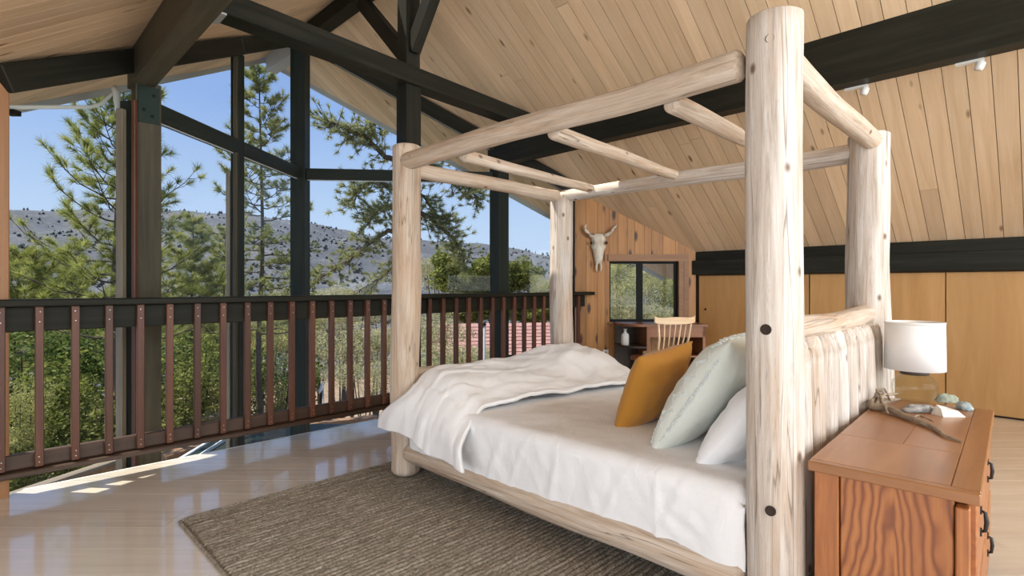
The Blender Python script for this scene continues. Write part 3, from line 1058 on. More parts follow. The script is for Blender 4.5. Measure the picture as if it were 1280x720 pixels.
# ================================================================== RUG
RX0, RX1, RY0, RY1 = 0.69, 3.75, 0.72, 2.985
nx, ny = 150, 505
ribs = 84
xs = np.linspace(RX0, RX1, nx); ys = np.linspace(RY0, RY1, ny)
GX, GY = np.meshgrid(xs, ys)
ph = (GY - RY0) / (RY1 - RY0) * ribs * math.pi
rs = np.random.RandomState(4)
rowh = rs.uniform(0.7, 1.15, ribs + 2)[np.minimum(ribs, np.floor(np.linspace(0, ribs, ny)).astype(int))][:, None]
braid = 0.5 + 0.5 * np.sin(GX * 260 + (np.floor(ph / math.pi)) * 1.7)
GZ = 0.003 + 0.010 * np.abs(np.sin(ph)) ** 0.7 * rowh * (0.75 + 0.35 * braid) + rs.uniform(0, 0.0012, GX.shape)
GX = GX + np.where((np.arange(nx) == 0)[None, :], rs.uniform(-0.004, 0.004, (ny, 1)), 0)
edge = np.minimum(np.minimum(GX - RX0, RX1 - GX), np.minimum(GY - RY0, RY1 - GY))
GZ = np.where(edge < 0.004, 0.001, GZ)
idx = np.arange(nx * ny).reshape(ny, nx)
fq = np.stack([idx[:-1, :-1].ravel(), idx[:-1, 1:].ravel(), idx[1:, 1:].ravel(), idx[1:, :-1].ravel()], 1)
rug = empty('area_rug', ((RX0 + RX1) / 2, (RY0 + RY1) / 2, 0))
tag(rug, 'brown and grey braided jute rug under the log bed', 'rug')
link('woven_field', np_mesh('woven_field', np.stack([GX, GY, GZ], -1).reshape(-1, 3), fq, M['rug'], True), rug)
bp = [(RX0, RY0), (RX1, RY0), (RX1, RY1), (RX0, RY1)]
path = []
for i in range(4):
    a = Vector(bp[i]); b = Vector(bp[(i + 1) % 4])
    n_ = 60
    for k in range(n_):
        q = a + (b - a) * (0.012 + 0.976 * k / (n_ - 1))
        path.append((q.x, q.y, 0.0075))
path.append(path[0])
tube('braided_edge', path, [0.0075 + 0.001 * math.sin(i * 2.1) for i in range(len(path))], M['rug'], rug, 8)

# ================================================================== LOG BED
NX, FX, HY, FY = 1.82, 3.29, 0.635, 2.73
bed = empty('log_bed', ((NX + FX) / 2, (HY + FY) / 2, 0.012))
tag(bed, 'rustic peeled log four poster bed frame with open log canopy', 'bed')
zf = 0.0165
peeled_log('post', (NX + 0.01, HY - 0.012, zf), (NX - 0.005, HY - 0.012, 2.02), 0.087, 0.083, M['log'], bed, 1, n=32, bend=0.005, rough=0.035, round0=0.1, round1=0.12)
peeled_log('post', (NX, FY, zf), (NX + 0.01, FY, 1.995), 0.088, 0.085, M['logtan'], bed, 2, n=32, round1=0.12)
peeled_log('post', (FX, FY, zf), (FX, FY, 1.885), 0.092, 0.090, M['log'], bed, 3, n=32)
peeled_log('post', (FX, HY + 0.02, zf), (FX, HY + 0.02, 1.945), 0.104, 0.094, M['log'], bed, 4, n=32, bend=0.012, round1=0.12)
ZL = EYE + 0.735
peeled_log('canopy_log', (NX - 0.005, FY - 0.03, ZL + 0.01), (NX - 0.02, HY + 0.075, ZL - 0.005), 0.052, 0.052, M['logtan'], bed, 5, bend=0.01)
peeled_log('canopy_log', (FX, FY + 0.0, EYE + 0.715), (FX, HY + 0.08, EYE + 0.70), 0.046, 0.052, M['log'], bed, 6, bend=0.008)
peeled_log('canopy_cross_log', (NX + 0.04, FY, EYE + 0.705), (FX - 0.05, FY, EYE + 0.715), 0.047, 0.046, M['logtan'], bed, 7)
peeled_log('canopy_cross_log', (NX + 0.04, HY - 0.01, EYE + 0.76), (FX - 0.03, HY + 0.0, EYE + 0.745), 0.050, 0.048, M['logtan'], bed, 8)
peeled_log('canopy_cross_log', (NX + 0.015, 2.20, EYE + 0.695), (FX + 0.03, 2.43, EYE + 0.73), 0.034, 0.030, M['logtan'], bed, 9)
peeled_log('canopy_cross_log', (NX + 0.015, 1.575, EYE + 0.695), (FX + 0.03, 1.735, EYE + 0.735), 0.036, 0.030, M['logtan'], bed, 10)
peeled_log('canopy_cross_log', (NX + 0.015, 0.985, EYE + 0.68), (FX + 0.03, 1.05, EYE + 0.73), 0.038, 0.033, M['logtan'], bed, 11)
peeled_log('side_rail', (NX - 0.012, FY - 0.06, 0.165), (NX - 0.012, HY + 0.07, 0.165), 0.055, 0.062, M['logtan'], bed, 12)
peeled_log('side_rail', (FX, FY - 0.06, 0.165), (FX, HY + 0.07, 0.165), 0.055, 0.06, M['logtan'], bed, 13)
peeled_log('foot_rail', (NX + 0.05, FY, 0.165), (FX - 0.05, FY, 0.165), 0.055, 0.055, M['logtan'], bed, 14)
peeled_log('foot_rail', (NX + 0.05, FY, 0.595), (FX - 0.05, FY, 0.585), 0.045, 0.045, M['logtan'], bed, 15)
peeled_log('head_rail', (NX + 0.03, HY, 0.98), (FX - 0.03, HY + 0.01, 1.005), 0.046, 0.050, M['logtan'], bed, 16, bend=0.014)
peeled_log('head_rail', (NX + 0.05, HY, 0.165), (FX - 0.05, HY, 0.165), 0.055, 0.055, M['logtan'], bed, 17)
nsp = 8
for i in range(nsp):
    xq = NX + 0.175 + (FX - NX - 0.36) * i / (nsp - 1)
    peeled_log('head_spindle', (xq, HY - 0.005, 0.16), (xq, HY - 0.005, 0.965), 0.075, 0.066, M['log'], bed, 20 + i, n=16, round1=1.0)
for pos, nrm_, r_ in (((968 - 6, 48), None, 0.013), ((957, 412), None, 0.016), ((963, 639), None, 0.015)):
    x, y_ = pos
    t = (x - 640.0) / F
    c2 = Vector((NX, HY - 0.012, 0)); dirv = dl(1.0, t, 0); dirv.z = 0
    dirv.normalize()
    # nearest hit of the view ray with the post
    tca = c2.dot(dirv); d2 = c2.length_squared - tca * tca
    hit = dirv * (tca - math.sqrt(max(0, 0.085 ** 2 - d2)))
    dep = (hit.x + hit.y) / R2
    z = EYE + (HZ - y_) / F * dep
    nn = (hit - c2).normalized()
    MM = nn.to_track_quat('Z', 'Y').to_matrix().to_4x4(); MM.translation = Vector((hit.x, hit.y, z)) - nn * 0.004
    lathe('bolt_hole_shade', [(0, 0.003), (r_ * 0.7, 0.003), (r_, 0.0065), (r_ * 1.08, 0.002)], M['hole'], bed, MM, 14)  # dark disc on the post; the hole's shade is its colour

def crease(p, sharp=6.0):
    """thin raised fold lines where a noise field crosses zero"""
    q = noise.noise(p)
    return math.exp(-(q * sharp) ** 2)


# ------------------------------------------------------------------ mattress with its fitted sheet
MX0, MX1, MY0, MY1, MZ0, MZ1 = 1.775, 3.31, 0.70, 2.62, 0.205, 0.482


def sheet_mattress():
    """rounded block as a grid wrapped over top and the long sides"""
    v = []; f = []
    prof = []          # across X: near bottom -> top -> far bottom
    R = 0.055
    for z in np.linspace(MZ0, MZ1 - R, 12): prof.append((MX0, z))
    for a in np.linspace(0, 90, 7)[1:]: prof.append((MX0 + R - R * math.cos(math.radians(a)), MZ1 - R + R * math.sin(math.radians(a))))
    for x in np.linspace(MX0 + R, MX1 - R, 50)[1:]: prof.append((x, MZ1))
    for a in np.linspace(90, 0, 7)[1:]: prof.append((MX1 - R + R * math.cos(math.radians(a)), MZ1 - R + R * math.sin(math.radians(a))))
    for z in np.linspace(MZ1 - R, MZ0, 8)[1:]: prof.append((MX1, z))
    ysq = list(np.linspace(MY0, MY1, 190))
    for yy in ysq:
        # round the head and foot ends
        e_ = min(yy - MY0, MY1 - yy)
        drop = 0.0
        inn = 0.0
        if e_ < 0.05:
            q = 1 - e_ / 0.05
            drop = 0.05 * (1 - math.sqrt(max(0, 1 - q * q)))
            inn = 0.012 * q * q
        for x, z in prof:
            x_, z_ = x, z
            if z > MZ1 - R * 1.0: z_ = z - drop
            if x < MX0 + 0.2:
                x_ += inn
                side = max(0.0, min(1.0, (MZ1 + 0.01 - z) / 0.12))
                # hanging wrinkles on the side
                w1 = noise.noise((yy * 9 + z * 3.0, z * 1.6, 1.0)) * 0.005
                w2 = noise.noise((yy * 22 + z * 9.0, z * 3.5, 4.0)) * 0.003
                w3 = 0.0
                if yy < 1.02:      # gathered pull lines near the head
                    w3 = 0.0045 * math.sin(z * 230 + yy * 30) * max(0, min(1, (1.02 - yy) / 0.08)) * max(0, min(1, (yy - 0.80) / 0.08))
                w4 = 0.006 * crease((yy * 4.5 + z * 2.2, z * 1.8, 11.0), 7) + 0.004 * crease((yy * 9 - z * 6, z * 3.0, 21.0), 8)
                x_ -= side * (w1 + w2 + w3 + w4)
                # edge line at a sheet fold
                x_ -= side * 0.006 * math.exp(-((yy - 1.52 + 0.1 * (z - 0.3)) / 0.02) ** 2)
                x_ -= side * 0.004 * math.exp(-((yy - 1.02) / 0.012) ** 2)
            if z_ > MZ1 - 0.08 and MX0 + 0.02 < x < MX1 - 0.02:
                z_ += 0.006 * noise.noise((x * 4, yy * 4, 2.0)) + 0.003 * noise.noise((x * 11, yy * 9, 5.0))
            v.append((x_, yy, z_))
    n = len(prof)
    for i in range(len(ysq) - 1):
        for j in range(n - 1):
            f.append((i * n + j, i * n + j + 1, (i + 1) * n + j + 1, (i + 1) * n + j))
    f.append(tuple(range(n)))
    f.append(tuple(reversed(range((len(ysq) - 1) * n, len(ysq) * n))))
    return v, f


v, f = sheet_mattress()
f = [tuple(reversed(q)) for q in f]
mt = mobj('mattress', v, f, M['sheet'], None, None, True)
tag(mt, 'mattress under a wrinkled white fitted sheet on the log bed', 'mattress')

# ------------------------------------------------------------------ duvet folded over the foot half
def smooth(a, b, x):
    t = max(0.0, min(1.0, (x - a) / (b - a)))
    return t * t * (3 - 2 * t)


def duvet():
    v = []; f = []
    na, nt, nb_ = 30, 110, 14
    ns = 90
    cols = na + nt + nb_
    for i in range(ns + 1):
        s = i / ns
        for j in range(cols + 1):
            if j <= na:
                u = j / na                      # 0 hem .. 1 top edge, near flap
                part = 0
            elif j <= na + nt:
                u = (j - na) / nt; part = 1
            else:
                u = (j - na - nt) / nb_; part = 2
            xt0, xt1 = 1.80, 3.27
            # front edge wanders: further up the bed on the far side
            if part == 0: xx = xt0
            elif part == 1: xx = xt0 + (xt1 - xt0) * u
            else: xx = xt1
            yfront = 2.09 - 0.16 * smooth(2.0, 3.1, xx) + 0.025 * noise.noise((xx * 5, 0.3, 7.0)) - 0.05 * math.exp(-((xx - 2.25) / 0.07) ** 2) * 0
            yback = 2.645
            yy = yfront + (yback - yfront) * s
            ztop = 0.505 + 0.10 * smooth(0.0, 0.5, s) + 0.035 * smooth(0.4, 1.0, s)
            # heaped fold on the far side
            ztop += 0.055 * smooth(2.55, 3.0, xx) * smooth(0.25, 0.6, s)
            ztop += 0.012 * noise.noise((xx * 3.1, yy * 4.0, 0.5)) + 0.010 * noise.noise((xx * 7.5 + yy * 3, yy * 9.0, 3.5))
            ztop += 0.008 * crease((xx * 2.6 + yy * 1.0, yy * 5.5, 31.0), 7) + 0.005 * crease((xx * 5.0, yy * 8.0 - xx * 2, 41.0), 8)
            ztop += 0.006 * math.sin(xx * 9 + yy * 14) * smooth(0, 0.15, s) * (1 - smooth(0.5, 0.9, s))
            ztop -= 0.06 * smooth(0.86, 1.0, s) ** 2
            if part == 1:
                rnd = 0.07 * (1 - smooth(0, 0.09, u)) ** 2 + 0.05 * (1 - smooth(0, 0.06, 1 - u)) ** 2
                v.append((xx, yy, ztop - rnd))
            elif part == 0:
                ze = ztop - 0.07
                zhem = 0.245 + 0.075 * smooth(0.1, 1.0, s) + 0.012 * math.sin(s * 11)
                q = 1 - u                       # 0 at top, 1 at hem
                z = ze + (zhem - ze) * q
                x = xt0 - 0.075 * math.sin(min(1.0, q * 1.6) * math.pi / 2) - 0.03 * q
                x -= (0.016 * noise.noise((yy * 8, z * 1.5, 2.2)) + 0.008 * noise.noise((yy * 19 + z * 5, z * 3, 6.2))) * min(1, q * 2)
                x -= (0.008 * crease((yy * 5.5, z * 1.2 + yy, 51.0), 6) + 0.005 * crease((yy * 11 + z, z * 2.0, 61.0), 7)) * min(1, q * 2)
                x -= 0.02 * math.exp(-(s / 0.08) ** 2) * q
                y2 = yy + smooth(0.55, 1.0, s) * 0.15 * smooth(0.05, 0.75, q) - 0.10 * (1 - smooth(0, 0.35, s)) * q
                v.append((x, y2, z))
            else:
                ze = ztop - 0.05
                q = u
                z = ze + (0.27 - ze) * q
                v.append((xt1 + 0.10 * math.sin(min(1, q * 1.5) * math.pi / 2), yy, z))
    n = cols + 1
    for i in range(ns):
        for j in range(cols):
            f.append((i * n + j, i * n + j + 1, (i + 1) * n + j + 1, (i + 1) * n + j))
    # roll down inside the foot rail
    base = len(v)
    j0, j1 = na + 6, na + nt - 5
    last = [v[ns * n + j] for j in range(j0, j1 + 1)]
    m = len(last)
    for k in range(1, 7):
        a = k / 6 * math.pi / 2
        for q in last:
            v.append((q[0], min(2.672, q[1] + 0.03 * math.sin(a)), q[2] - 0.10 * (1 - math.cos(a)) - 0.10 * (k / 6)))
    for k in range(6):
        for j in range(m - 1):
            if k == 0:
                a_, b_ = ns * n + j0 + j, ns * n + j0 + j + 1
            else:
                a_, b_ = base + (k - 1) * m + j, base + (k - 1) * m + j + 1
            c_, d_ = base + k * m + j + 1, base + k * m + j
            f.append((a_, b_, c_, d_))
    return v, f


v, f = duvet()
f = [tuple(reversed(q)) for q in f]
dv_ = mobj('duvet', v, f, M['duvet'], None, None, True)
sd = dv_.modifiers.new('thickness', 'SOLIDIFY'); sd.thickness = 0.022; sd.offset = -1.0
tag(dv_, 'puffy white duvet heaped over the foot half of the bed', 'duvet')


# ------------------------------------------------------------------ pillows
def pillow_mesh(w, h, t, seed, n=34, ear=0.035, wr=0.010):
    """local X width, Z height, Y thickness; base at z = 0"""
    v = []; f = []
    for side in (1, -1):
        for i in range(n + 1):
            for j in range(n + 1):
                a = -1 + 2 * i / n; b = -1 + 2 * j / n
                # pinched sides, pulled out corners
                px = a * (1 - 0.07 * (1 - b * b)) + 0
                pz = b * (1 - 0.07 * (1 - a * a))
                prof = (max(0, 1 - abs(a) ** 2.6) * max(0, 1 - abs(b) ** 2.6)) ** 0.55
                wv = wr * (noise.noise((a * 2.4 + seed, b * 2.4, side * 2.0)) + 0.5 * noise.noise((a * 5 + seed, b * 6, side * 3.0))) * prof
                # radial creases at the corners
                cr = math.exp(-(((abs(a) - 1) ** 2 + (abs(b) - 1) ** 2) / 0.18))
                wv += cr * 0.006 * math.sin(14 * math.atan2(1 - abs(a) + 0.02, 1 - abs(b) + 0.02)) * prof ** 0.5
                sag = -0.05 * h * (1 - (b * 0.5 + 0.5)) * prof * 0
                v.append((px * w / 2, side * (t / 2 * prof + 0.003) + wv * side, h / 2 + pz * h / 2 + sag))
    m = (n + 1) ** 2
    for s_ in range(2):
        for i in range(n):
            for j in range(n):
                q = (s_ * m + i * (n + 1) + j, s_ * m + (i + 1) * (n + 1) + j, s_ * m + (i + 1) * (n + 1) + j + 1, s_ * m + i * (n + 1) + j + 1)
                f.append(tuple(reversed(q)) if s_ == 0 else q)
    # close the seam
    ring = [i * (n + 1) for i in range(n + 1)] + [n * (n + 1) + j for j in range(1, n + 1)] + [i * (n + 1) + n for i in range(n - 1, -1, -1)] + [j for j in range(n - 1, 0, -1)]
    for k in range(len(ring)):
        a_, b_ = ring[k], ring[(k + 1) % len(ring)]
        f.append((a_, b_, m + b_, m + a_))
    return v, f


def pillow(name, w, h, t, mat, base, lean, rz, seed, label, roll=0.0, **kw):
    v, f = pillow_mesh(w, h, t, seed, **kw)
    MM = Matrix.Translation(Vector(base)) @ Matrix.Rotation(rz, 4, 'Z') @ Matrix.Rotation(lean, 4, 'X') @ Matrix.Rotation(roll, 4, 'Y')
    o = mobj(name, v, f, mat, None, MM, True)
    tag(o, label, 'pillow')
    return o, MM


ztop = MZ1
pillow('pillow', 0.66, 0.44, 0.20, M['pillow_w'], (2.235, 0.94, ztop - 0.025), math.radians(38), 0.0, 3, 'plain white bed pillow closest to the log headboard')
po, pm = pillow('cushion', 0.60, 0.58, 0.21, M['mint'], (2.25, 1.205, ztop - 0.03), math.radians(33), math.radians(10), 8, 'large pale mint cushion with tufted border between white and mustard cushions')
# tufted zigzag border on the side facing the foot end and near edge
rr = random.Random(2)
tv = []; tf = []
def tuft_line(pts):
    global tv, tf
    for (a, b) in zip(pts[:-1], pts[1:]):
        n_ = int((Vector(b) - Vector(a)).length / 0.007)
        for k in range(n_):
            p = Vector(a).lerp(Vector(b), k / n_) + Vector((rr.uniform(-.003, .003), 0, rr.uniform(-.003, .003)))
            r_ = rr.uniform(0.004, 0.007)
            kk = len(tv)
            tv += [p + Vector((r_, 0, 0)), p + Vector((-r_, 0, 0)), p + Vector((0, 0, r_)), p + Vector((0, 0, -r_)), p + Vector((0, r_ * 1.2, 0)), p + Vector((0, -r_ * 1.2, 0))]
            tf += [tuple(kk + i for i in q) for q in ((0, 2, 4), (2, 1, 4), (1, 3, 4), (3, 0, 4), (2, 0, 5), (1, 2, 5), (3, 1, 5), (0, 3, 5))]


def pil_y(x, z, w=0.60, h=0.58, t=0.21):
    a = 2 * x / w; b = 2 * z / h - 1
    a = max(-1, min(1, a / (1 - 0.07 * (1 - b * b)))); b = max(-1, min(1, b / (1 - 0.07 * (1 - a * a))))
    return t / 2 * (max(0, 1 - abs(a) ** 2.6) * max(0, 1 - abs(b) ** 2.6)) ** 0.55 + 0.004
zig = []
for k in range(13):
    x = -0.29 + 0.045 * (k % 2) + 0.02
    z = 0.03 + 0.52 * k / 12
    zig.append((x, pil_y(x, z), z))
tuft_line(zig)
top = [(x, pil_y(x, 0.555 - 0.03 * (i % 2)), 0.555 - 0.03 * (i % 2)) for i, x in enumerate(np.linspace(-0.26, 0.26, 14))]
tuft_line(top)
tuft_line([(-0.287, 0.0, z) for z in np.linspace(0.04, 0.55, 6)])
mobj('tufted_border', tv, tf, M['tuft'], po, pm)
pillow('cushion', 0.44, 0.43, 0.17, M['mustard'], (2.35, 1.435, ztop - 0.02), math.radians(24), math.radians(-2), 15, 'mustard velvet cushion leaning on the pale mint cushion', roll=math.radians(-6))

# ================================================================== CHEST behind the headboard
CT = 0.62
crz = math.radians(1.8)
CO = Vector((1.79, 0.115, 0))       # near front corner of the top
CL, CD = 1.26, 0.395
ch = empty('pine_chest', (CO.x + CL / 2, CO.y + CD / 2, 0), 0)
tag(ch, 'orange pine chest of drawers with black iron pulls behind the log headboard', 'chest')
CMX = T(CO.x, CO.y, 0) @ Matrix.Rotation(crz, 4, 'Z')


def cbox(name, x0, x1, y0, y1, z0, z1, mat, parent, chf=0.003, up='x'):
    sx, sy, sz = x1 - x0, y1 - y0, z1 - z0
    c = ((x0 + x1) / 2, (y0 + y1) / 2, (z0 + z1) / 2)
    if up == 'z':       # grain runs vertically
        v, f = box_vf(sz, sy, sx, chf)
        MM = CMX @ T(*c) @ Matrix.Rotation(-math.pi / 2, 4, 'Y')
    elif up == 'y':
        v, f = box_vf(sy, sx, sz, chf)
        MM = CMX @ T(*c) @ Matrix.Rotation(math.pi / 2, 4, 'Z')
    else:
        v, f = box_vf(sx, sy, sz, chf)
        MM = CMX @ T(*c)
    return mobj(name, v, f, mat, parent, MM)


# top: boards with a breadboard edge
cbox('top_edge', 0.0, 0.030, 0.0, CD, CT - 0.03, CT, M['chest_top'], ch, up='y')
cbox('top_board', 0.0305, CL, 0.0, 0.062, CT - 0.03, CT, M['chest_top'], ch)
cbox('top_board', 0.0305, 0.40, 0.0625, CD, CT - 0.03, CT, M['chest_top'], ch, 0.0015)
cbox('top_board', 0.4005, CL, 0.0625, 0.21, CT - 0.03, CT, M['chest_top'], ch, 0.0015)
cbox('top_board', 0.4005, CL, 0.2105, CD, CT - 0.03, CT, M['chest_top'], ch, 0.0015)
# near side: posts and panel
cbox('corner_post', 0.03, 0.07, 0.32, 0.385, 0.0, CT - 0.03, M['chest'], ch, up='z')
cbox('side_panel', 0.036, 0.056, 0.055, 0.317, 0.05, CT - 0.03, M['cathedral'], ch, up='z')
cbox('corner_post', 0.022, 0.062, 0.022, 0.052, 0.10, CT - 0.05, M['chest'], ch, up='z')
cbox('back_panel', 0.07, CL - 0.03, 0.372, 0.385, 0.05, CT - 0.03, M['chest'], ch)
cbox('side_panel', CL - 0.05, CL - 0.03, 0.03, 0.37, 0.0, CT - 0.03, M['chest'], ch, up='z')
cbox('bottom_board', 0.06, CL - 0.05, 0.03, 0.37, 0.05, 0.07, M['chest'], ch)
cbox('drawer_rail', 0.062, CL - 0.05, 0.03, 0.05, 0.30, 0.325, M['chest'], ch)
for z0, z1 in ((0.075, 0.295), (0.33, 0.58)):
    for x0, x1 in ((0.066, 0.62), (0.63, CL - 0.055)):
        dr = cbox('drawer', x0, x1, 0.010, 0.032, z0, z1, M['chest'], ch)
        xm = (x0 + x1) / 2 - 0.1
        zh = (z0 + z1) / 2 + 0.02
        hp = [(xm, 0.010, zh + 0.03), (xm, -0.001, zh + 0.026), (xm, -0.004, zh), (xm, -0.001, zh - 0.026), (xm, 0.010, zh - 0.03)]
        vv, ff = tube_vf(hp, [0.004, 0.005, 0.006, 0.005, 0.004], 8)
        mobj('pull', vv, ff, M['black'], dr, CMX, True)
        for zz in (0.045, -0.045):
            cbox('pull_plate', xm - 0.012, xm + 0.012, 0.006, 0.010, zh + zz * 0.7 - 0.009, zh + zz * 0.7 + 0.009, M['black'], dr, 0)

# ------------------------------------------------------------------ lamp
lp = pxh(1143, 500, CT)
lamp = empty('table_lamp', lp)
tag(lamp, 'table lamp with white drum shade and clear glass jug base on the chest', 'lamp')
LM = Matrix.Translation(lp)
prof = [(0.0, 0.004), (0.070, 0.004), (0.080, 0.012), (0.087, 0.035), (0.088, 0.065), (0.084, 0.088), (0.070, 0.106), (0.056, 0.114), (0.052, 0.122)]
gv = lathe('glass_base', prof + [(r_ - 0.003, z) for r_, z in reversed(prof[1:])], M['clear'], lamp, LM, 36)
lathe('dark_collar', [(0.0, 0.120), (0.055, 0.120), (0.057, 0.124), (0.057, 0.150), (0.0, 0.150)], M['desk_dark'], lamp, LM, 32)
sh = [(0.115, 0.143), (0.117, 0.143), (0.114, 0.36), (0.112, 0.36), (0.115, 0.143)]
lathe('drum_shade', sh, M['shade'], lamp, LM, 48)
lathe('shade_ring', [(0.1120, 0.352), (0.1155, 0.352), (0.1155, 0.363), (0.1120, 0.363), (0.1120, 0.352)], M['white'], lamp, LM, 48)
vv, ff = tube_vf([(0, 0, 0.15), (0, 0, 0.24)], [0.012, 0.012], 10)
mobj('socket', vv, ff, M['black'], lamp, LM)


def rock(px, py, sx, sy, sz, rz, mat, label, seed, z0=CT, sharp=1.0):
    p = pxh(px, py, z0)
    bm = bmesh.new()
    bmesh.ops.create_icosphere(bm, subdivisions=3, radius=1.0)
    vs = []
    for q in bm.verts:
        n_ = q.co.normalized()
        k = 1 + 0.28 * noise.noise(n_ * 1.6 + Vector((seed, 0, 0))) + 0.12 * noise.noise(n_ * 4 + Vector((0, seed, 0)))
        c = n_ * k
        vs.append((c.x * sx, c.y * sy, max(-0.55, c.z) * sz))
    fs = [tuple(w.index for w in fc.verts) for fc in bm.faces]
    bm.free()
    zmin = min(q[2] for q in vs)
    o = mobj('stone', [(a, b, c - zmin) for a, b, c in vs], fs, mat, None, Matrix.Translation(p) @ Matrix.Rotation(rz, 4, 'Z'), True)
    tag(o, label, 'stone')
    return o


rock(1149, 515, 0.068, 0.030, 0.022, math.radians(-40), M['rock_grey'], 'flat speckled grey stone before the lamp base on the chest', 2)
rock(1205, 512, 0.034, 0.028, 0.022, math.radians(20), M['rock_blue'], 'small blue grey stone on the far corner of the chest', 6)
rock(1184, 503, 0.050, 0.022, 0.026, math.radians(-45), M['rock_green'], 'greenish stone behind the white quartz on the chest', 9)
# white quartz: faceted wedge
q0 = pxh(1184, 519, CT)
wq = [(-0.052, -0.012, 0), (0.03, -0.05, 0), (0.055, 0.01, 0), (-0.03, 0.045, 0), (-0.045, 0.0, 0.030), (0.018, -0.030, 0.022), (-0.02, 0.028, 0.040), (0.03, 0.012, 0.026)]
wf = [(0, 3, 2, 1), (0, 1, 5, 4), (1, 2, 7, 5), (2, 3, 6, 7), (3, 0, 4, 6), (4, 5, 7, 6)]
tag(mobj('stone', wq, wf, M['rock_white'], None, Matrix.Translation(q0) @ Matrix.Rotation(math.radians(-20), 4, 'Z')), 'angular white quartz stone on the chest beside the lamp', 'stone')

# driftwood branch
dw = empty('driftwood', pxh(1110, 512, CT))
tag(dw, 'twisted grey driftwood branch lying on the chest', 'driftwood')


def dpt(x, y_, h=0.0):
    p = pxh(x, y_, CT); return Vector((p.x, p.y, CT + h))


def dtube(name, pts, r):
    path = []
    for i in range(len(pts) - 1):
        for k in range(6):
            path.append(Vector(pts[i]).lerp(Vector(pts[i + 1]), k / 6) + Vector((random.uniform(-1, 1), random.uniform(-1, 1), random.uniform(-.5, .5))) * 0.0022)
    path.append(Vector(pts[-1]))
    n_ = len(path)
    rad = [r[0] + (r[1] - r[0]) * (i / (n_ - 1)) + 0.0018 * noise.noise((i * 0.9, r[0] * 100, 0)) for i in range(n_)]
    vv, ff = tube_vf(path, [max(0.0015, q) for q in rad], 9)
    mobj(name, vv, ff, M['drift'], dw, None, True)


dtube('stem', [dpt(1088, 512, 0.016), dpt(1108, 515, 0.018), dpt(1130, 524, 0.014), dpt(1152, 532, 0.012), dpt(1166, 537, 0.009), dpt(1180, 547, 0.008), dpt(1203, 554, 0.004)], (0.017, 0.003))
dtube('twig', [dpt(1086, 512, 0.014), dpt(1094, 506, 0.035), dpt(1098, 505, 0.062), dpt(1104, 504, 0.05)], (0.011, 0.004))
dtube('twig', [dpt(1096, 512, 0.02), dpt(1104, 506, 0.045), dpt(1112, 503, 0.036), dpt(1122, 500, 0.03)], (0.009, 0.005))
dtube('twig', [dpt(1104, 514, 0.02), dpt(1100, 508, 0.05), dpt(1095, 507, 0.07), dpt(1106, 504, 0.065), dpt(1113, 506, 0.02)], (0.006, 0.004))
dtube('twig', [dpt(1100, 510, 0.015), dpt(1112, 504, 0.012), dpt(1124, 501, 0.010)], (0.009, 0.006))
dtube('twig', [dpt(1136, 527, 0.012), dpt(1150, 524, 0.016), dpt(1158, 527, 0.014), dpt(1167, 530, 0.010)], (0.005, 0.002))
dtube('twig', [dpt(1098, 512, 0.02), dpt(1106, 516, 0.03), dpt(1110, 520, 0.01)], (0.007, 0.003))

# ================================================================== DESK CORNER
def wl_(x, off, z):
    """point in front of the pine wall: column x of the photo, off metres towards the room"""
    s = wall_s(x)
    return WA + wdir * s + wnrm * off + Vector((0, 0, z))


ds0, ds1 = wall_s(766), wall_s(866)
DZ = 0.705
dk = empty('desk', WA + wdir * ((ds0 + ds1) / 2) + wnrm * 0.3)
tag(dk, 'built in wooden desk with rounded shelf end under the small window', 'desk')
def dprism(name, poly, z0, z1, mat, parent):
    return prism(name, poly, z0, z1, mat, parent, WMX)
# local wall frame: x along the wall, y negative towards the room
dep = 0.50
top_poly = [(ds0 + 0.01, -0.035)] + [(ds0 + 0.01 + 0.20 - 0.20 * math.cos(a), -0.17 - (dep - 0.17) * math.sin(a)) for a in np.linspace(0, math.pi / 2, 9)] + [(ds1, -dep), (ds1, -0.035)]
dprism('desk_top', top_poly, DZ - 0.028, DZ, M['desk'], dk)
sx1 = wall_s(796)
shelf_poly = [(ds0 + 0.02, -0.035)] + [(ds0 + 0.02 + 0.17 - 0.17 * math.cos(a), -0.15 - (dep - 0.2) * math.sin(a)) for a in np.linspace(0, math.pi / 2, 9)] + [(sx1, -0.46), (sx1, -0.035)]
dprism('shelf', shelf_poly, 0.425, 0.447, M['desk_dark'], dk)
dprism('shelf', shelf_poly, 0.06, 0.082, M['desk_dark'], dk)
dprism('back_board', [(ds0 + 0.02, -0.035), (ds0 + 0.02, -0.025), (sx1, -0.025), (sx1, -0.035)], 0.0, DZ - 0.03, M['desk_dark'], dk)
dprism('side_board', [(sx1, -0.47), (sx1 + 0.03, -0.47), (sx1 + 0.03, -0.03), (sx1, -0.03)], 0.0, DZ - 0.03, M['desk'], dk)
dprism('apron', [(sx1 + 0.03, -0.47), (ds1 - 0.02, -0.47), (ds1 - 0.02, -0.45), (sx1 + 0.03, -0.45)], DZ - 0.15, DZ - 0.03, M['desk'], dk)
dprism('side_board', [(ds1 - 0.05, -0.47), (ds1 - 0.02, -0.47), (ds1 - 0.02, -0.03), (ds1 - 0.05, -0.03)], 0.0, DZ - 0.03, M['desk'], dk)
dprism('shelf', [(ds1 - 0.3, -0.45), (ds1 + 0.02, -0.45), (ds1 + 0.02, -0.06), (ds1 - 0.3, -0.06)], 0.32, 0.34, M['desk'], dk)
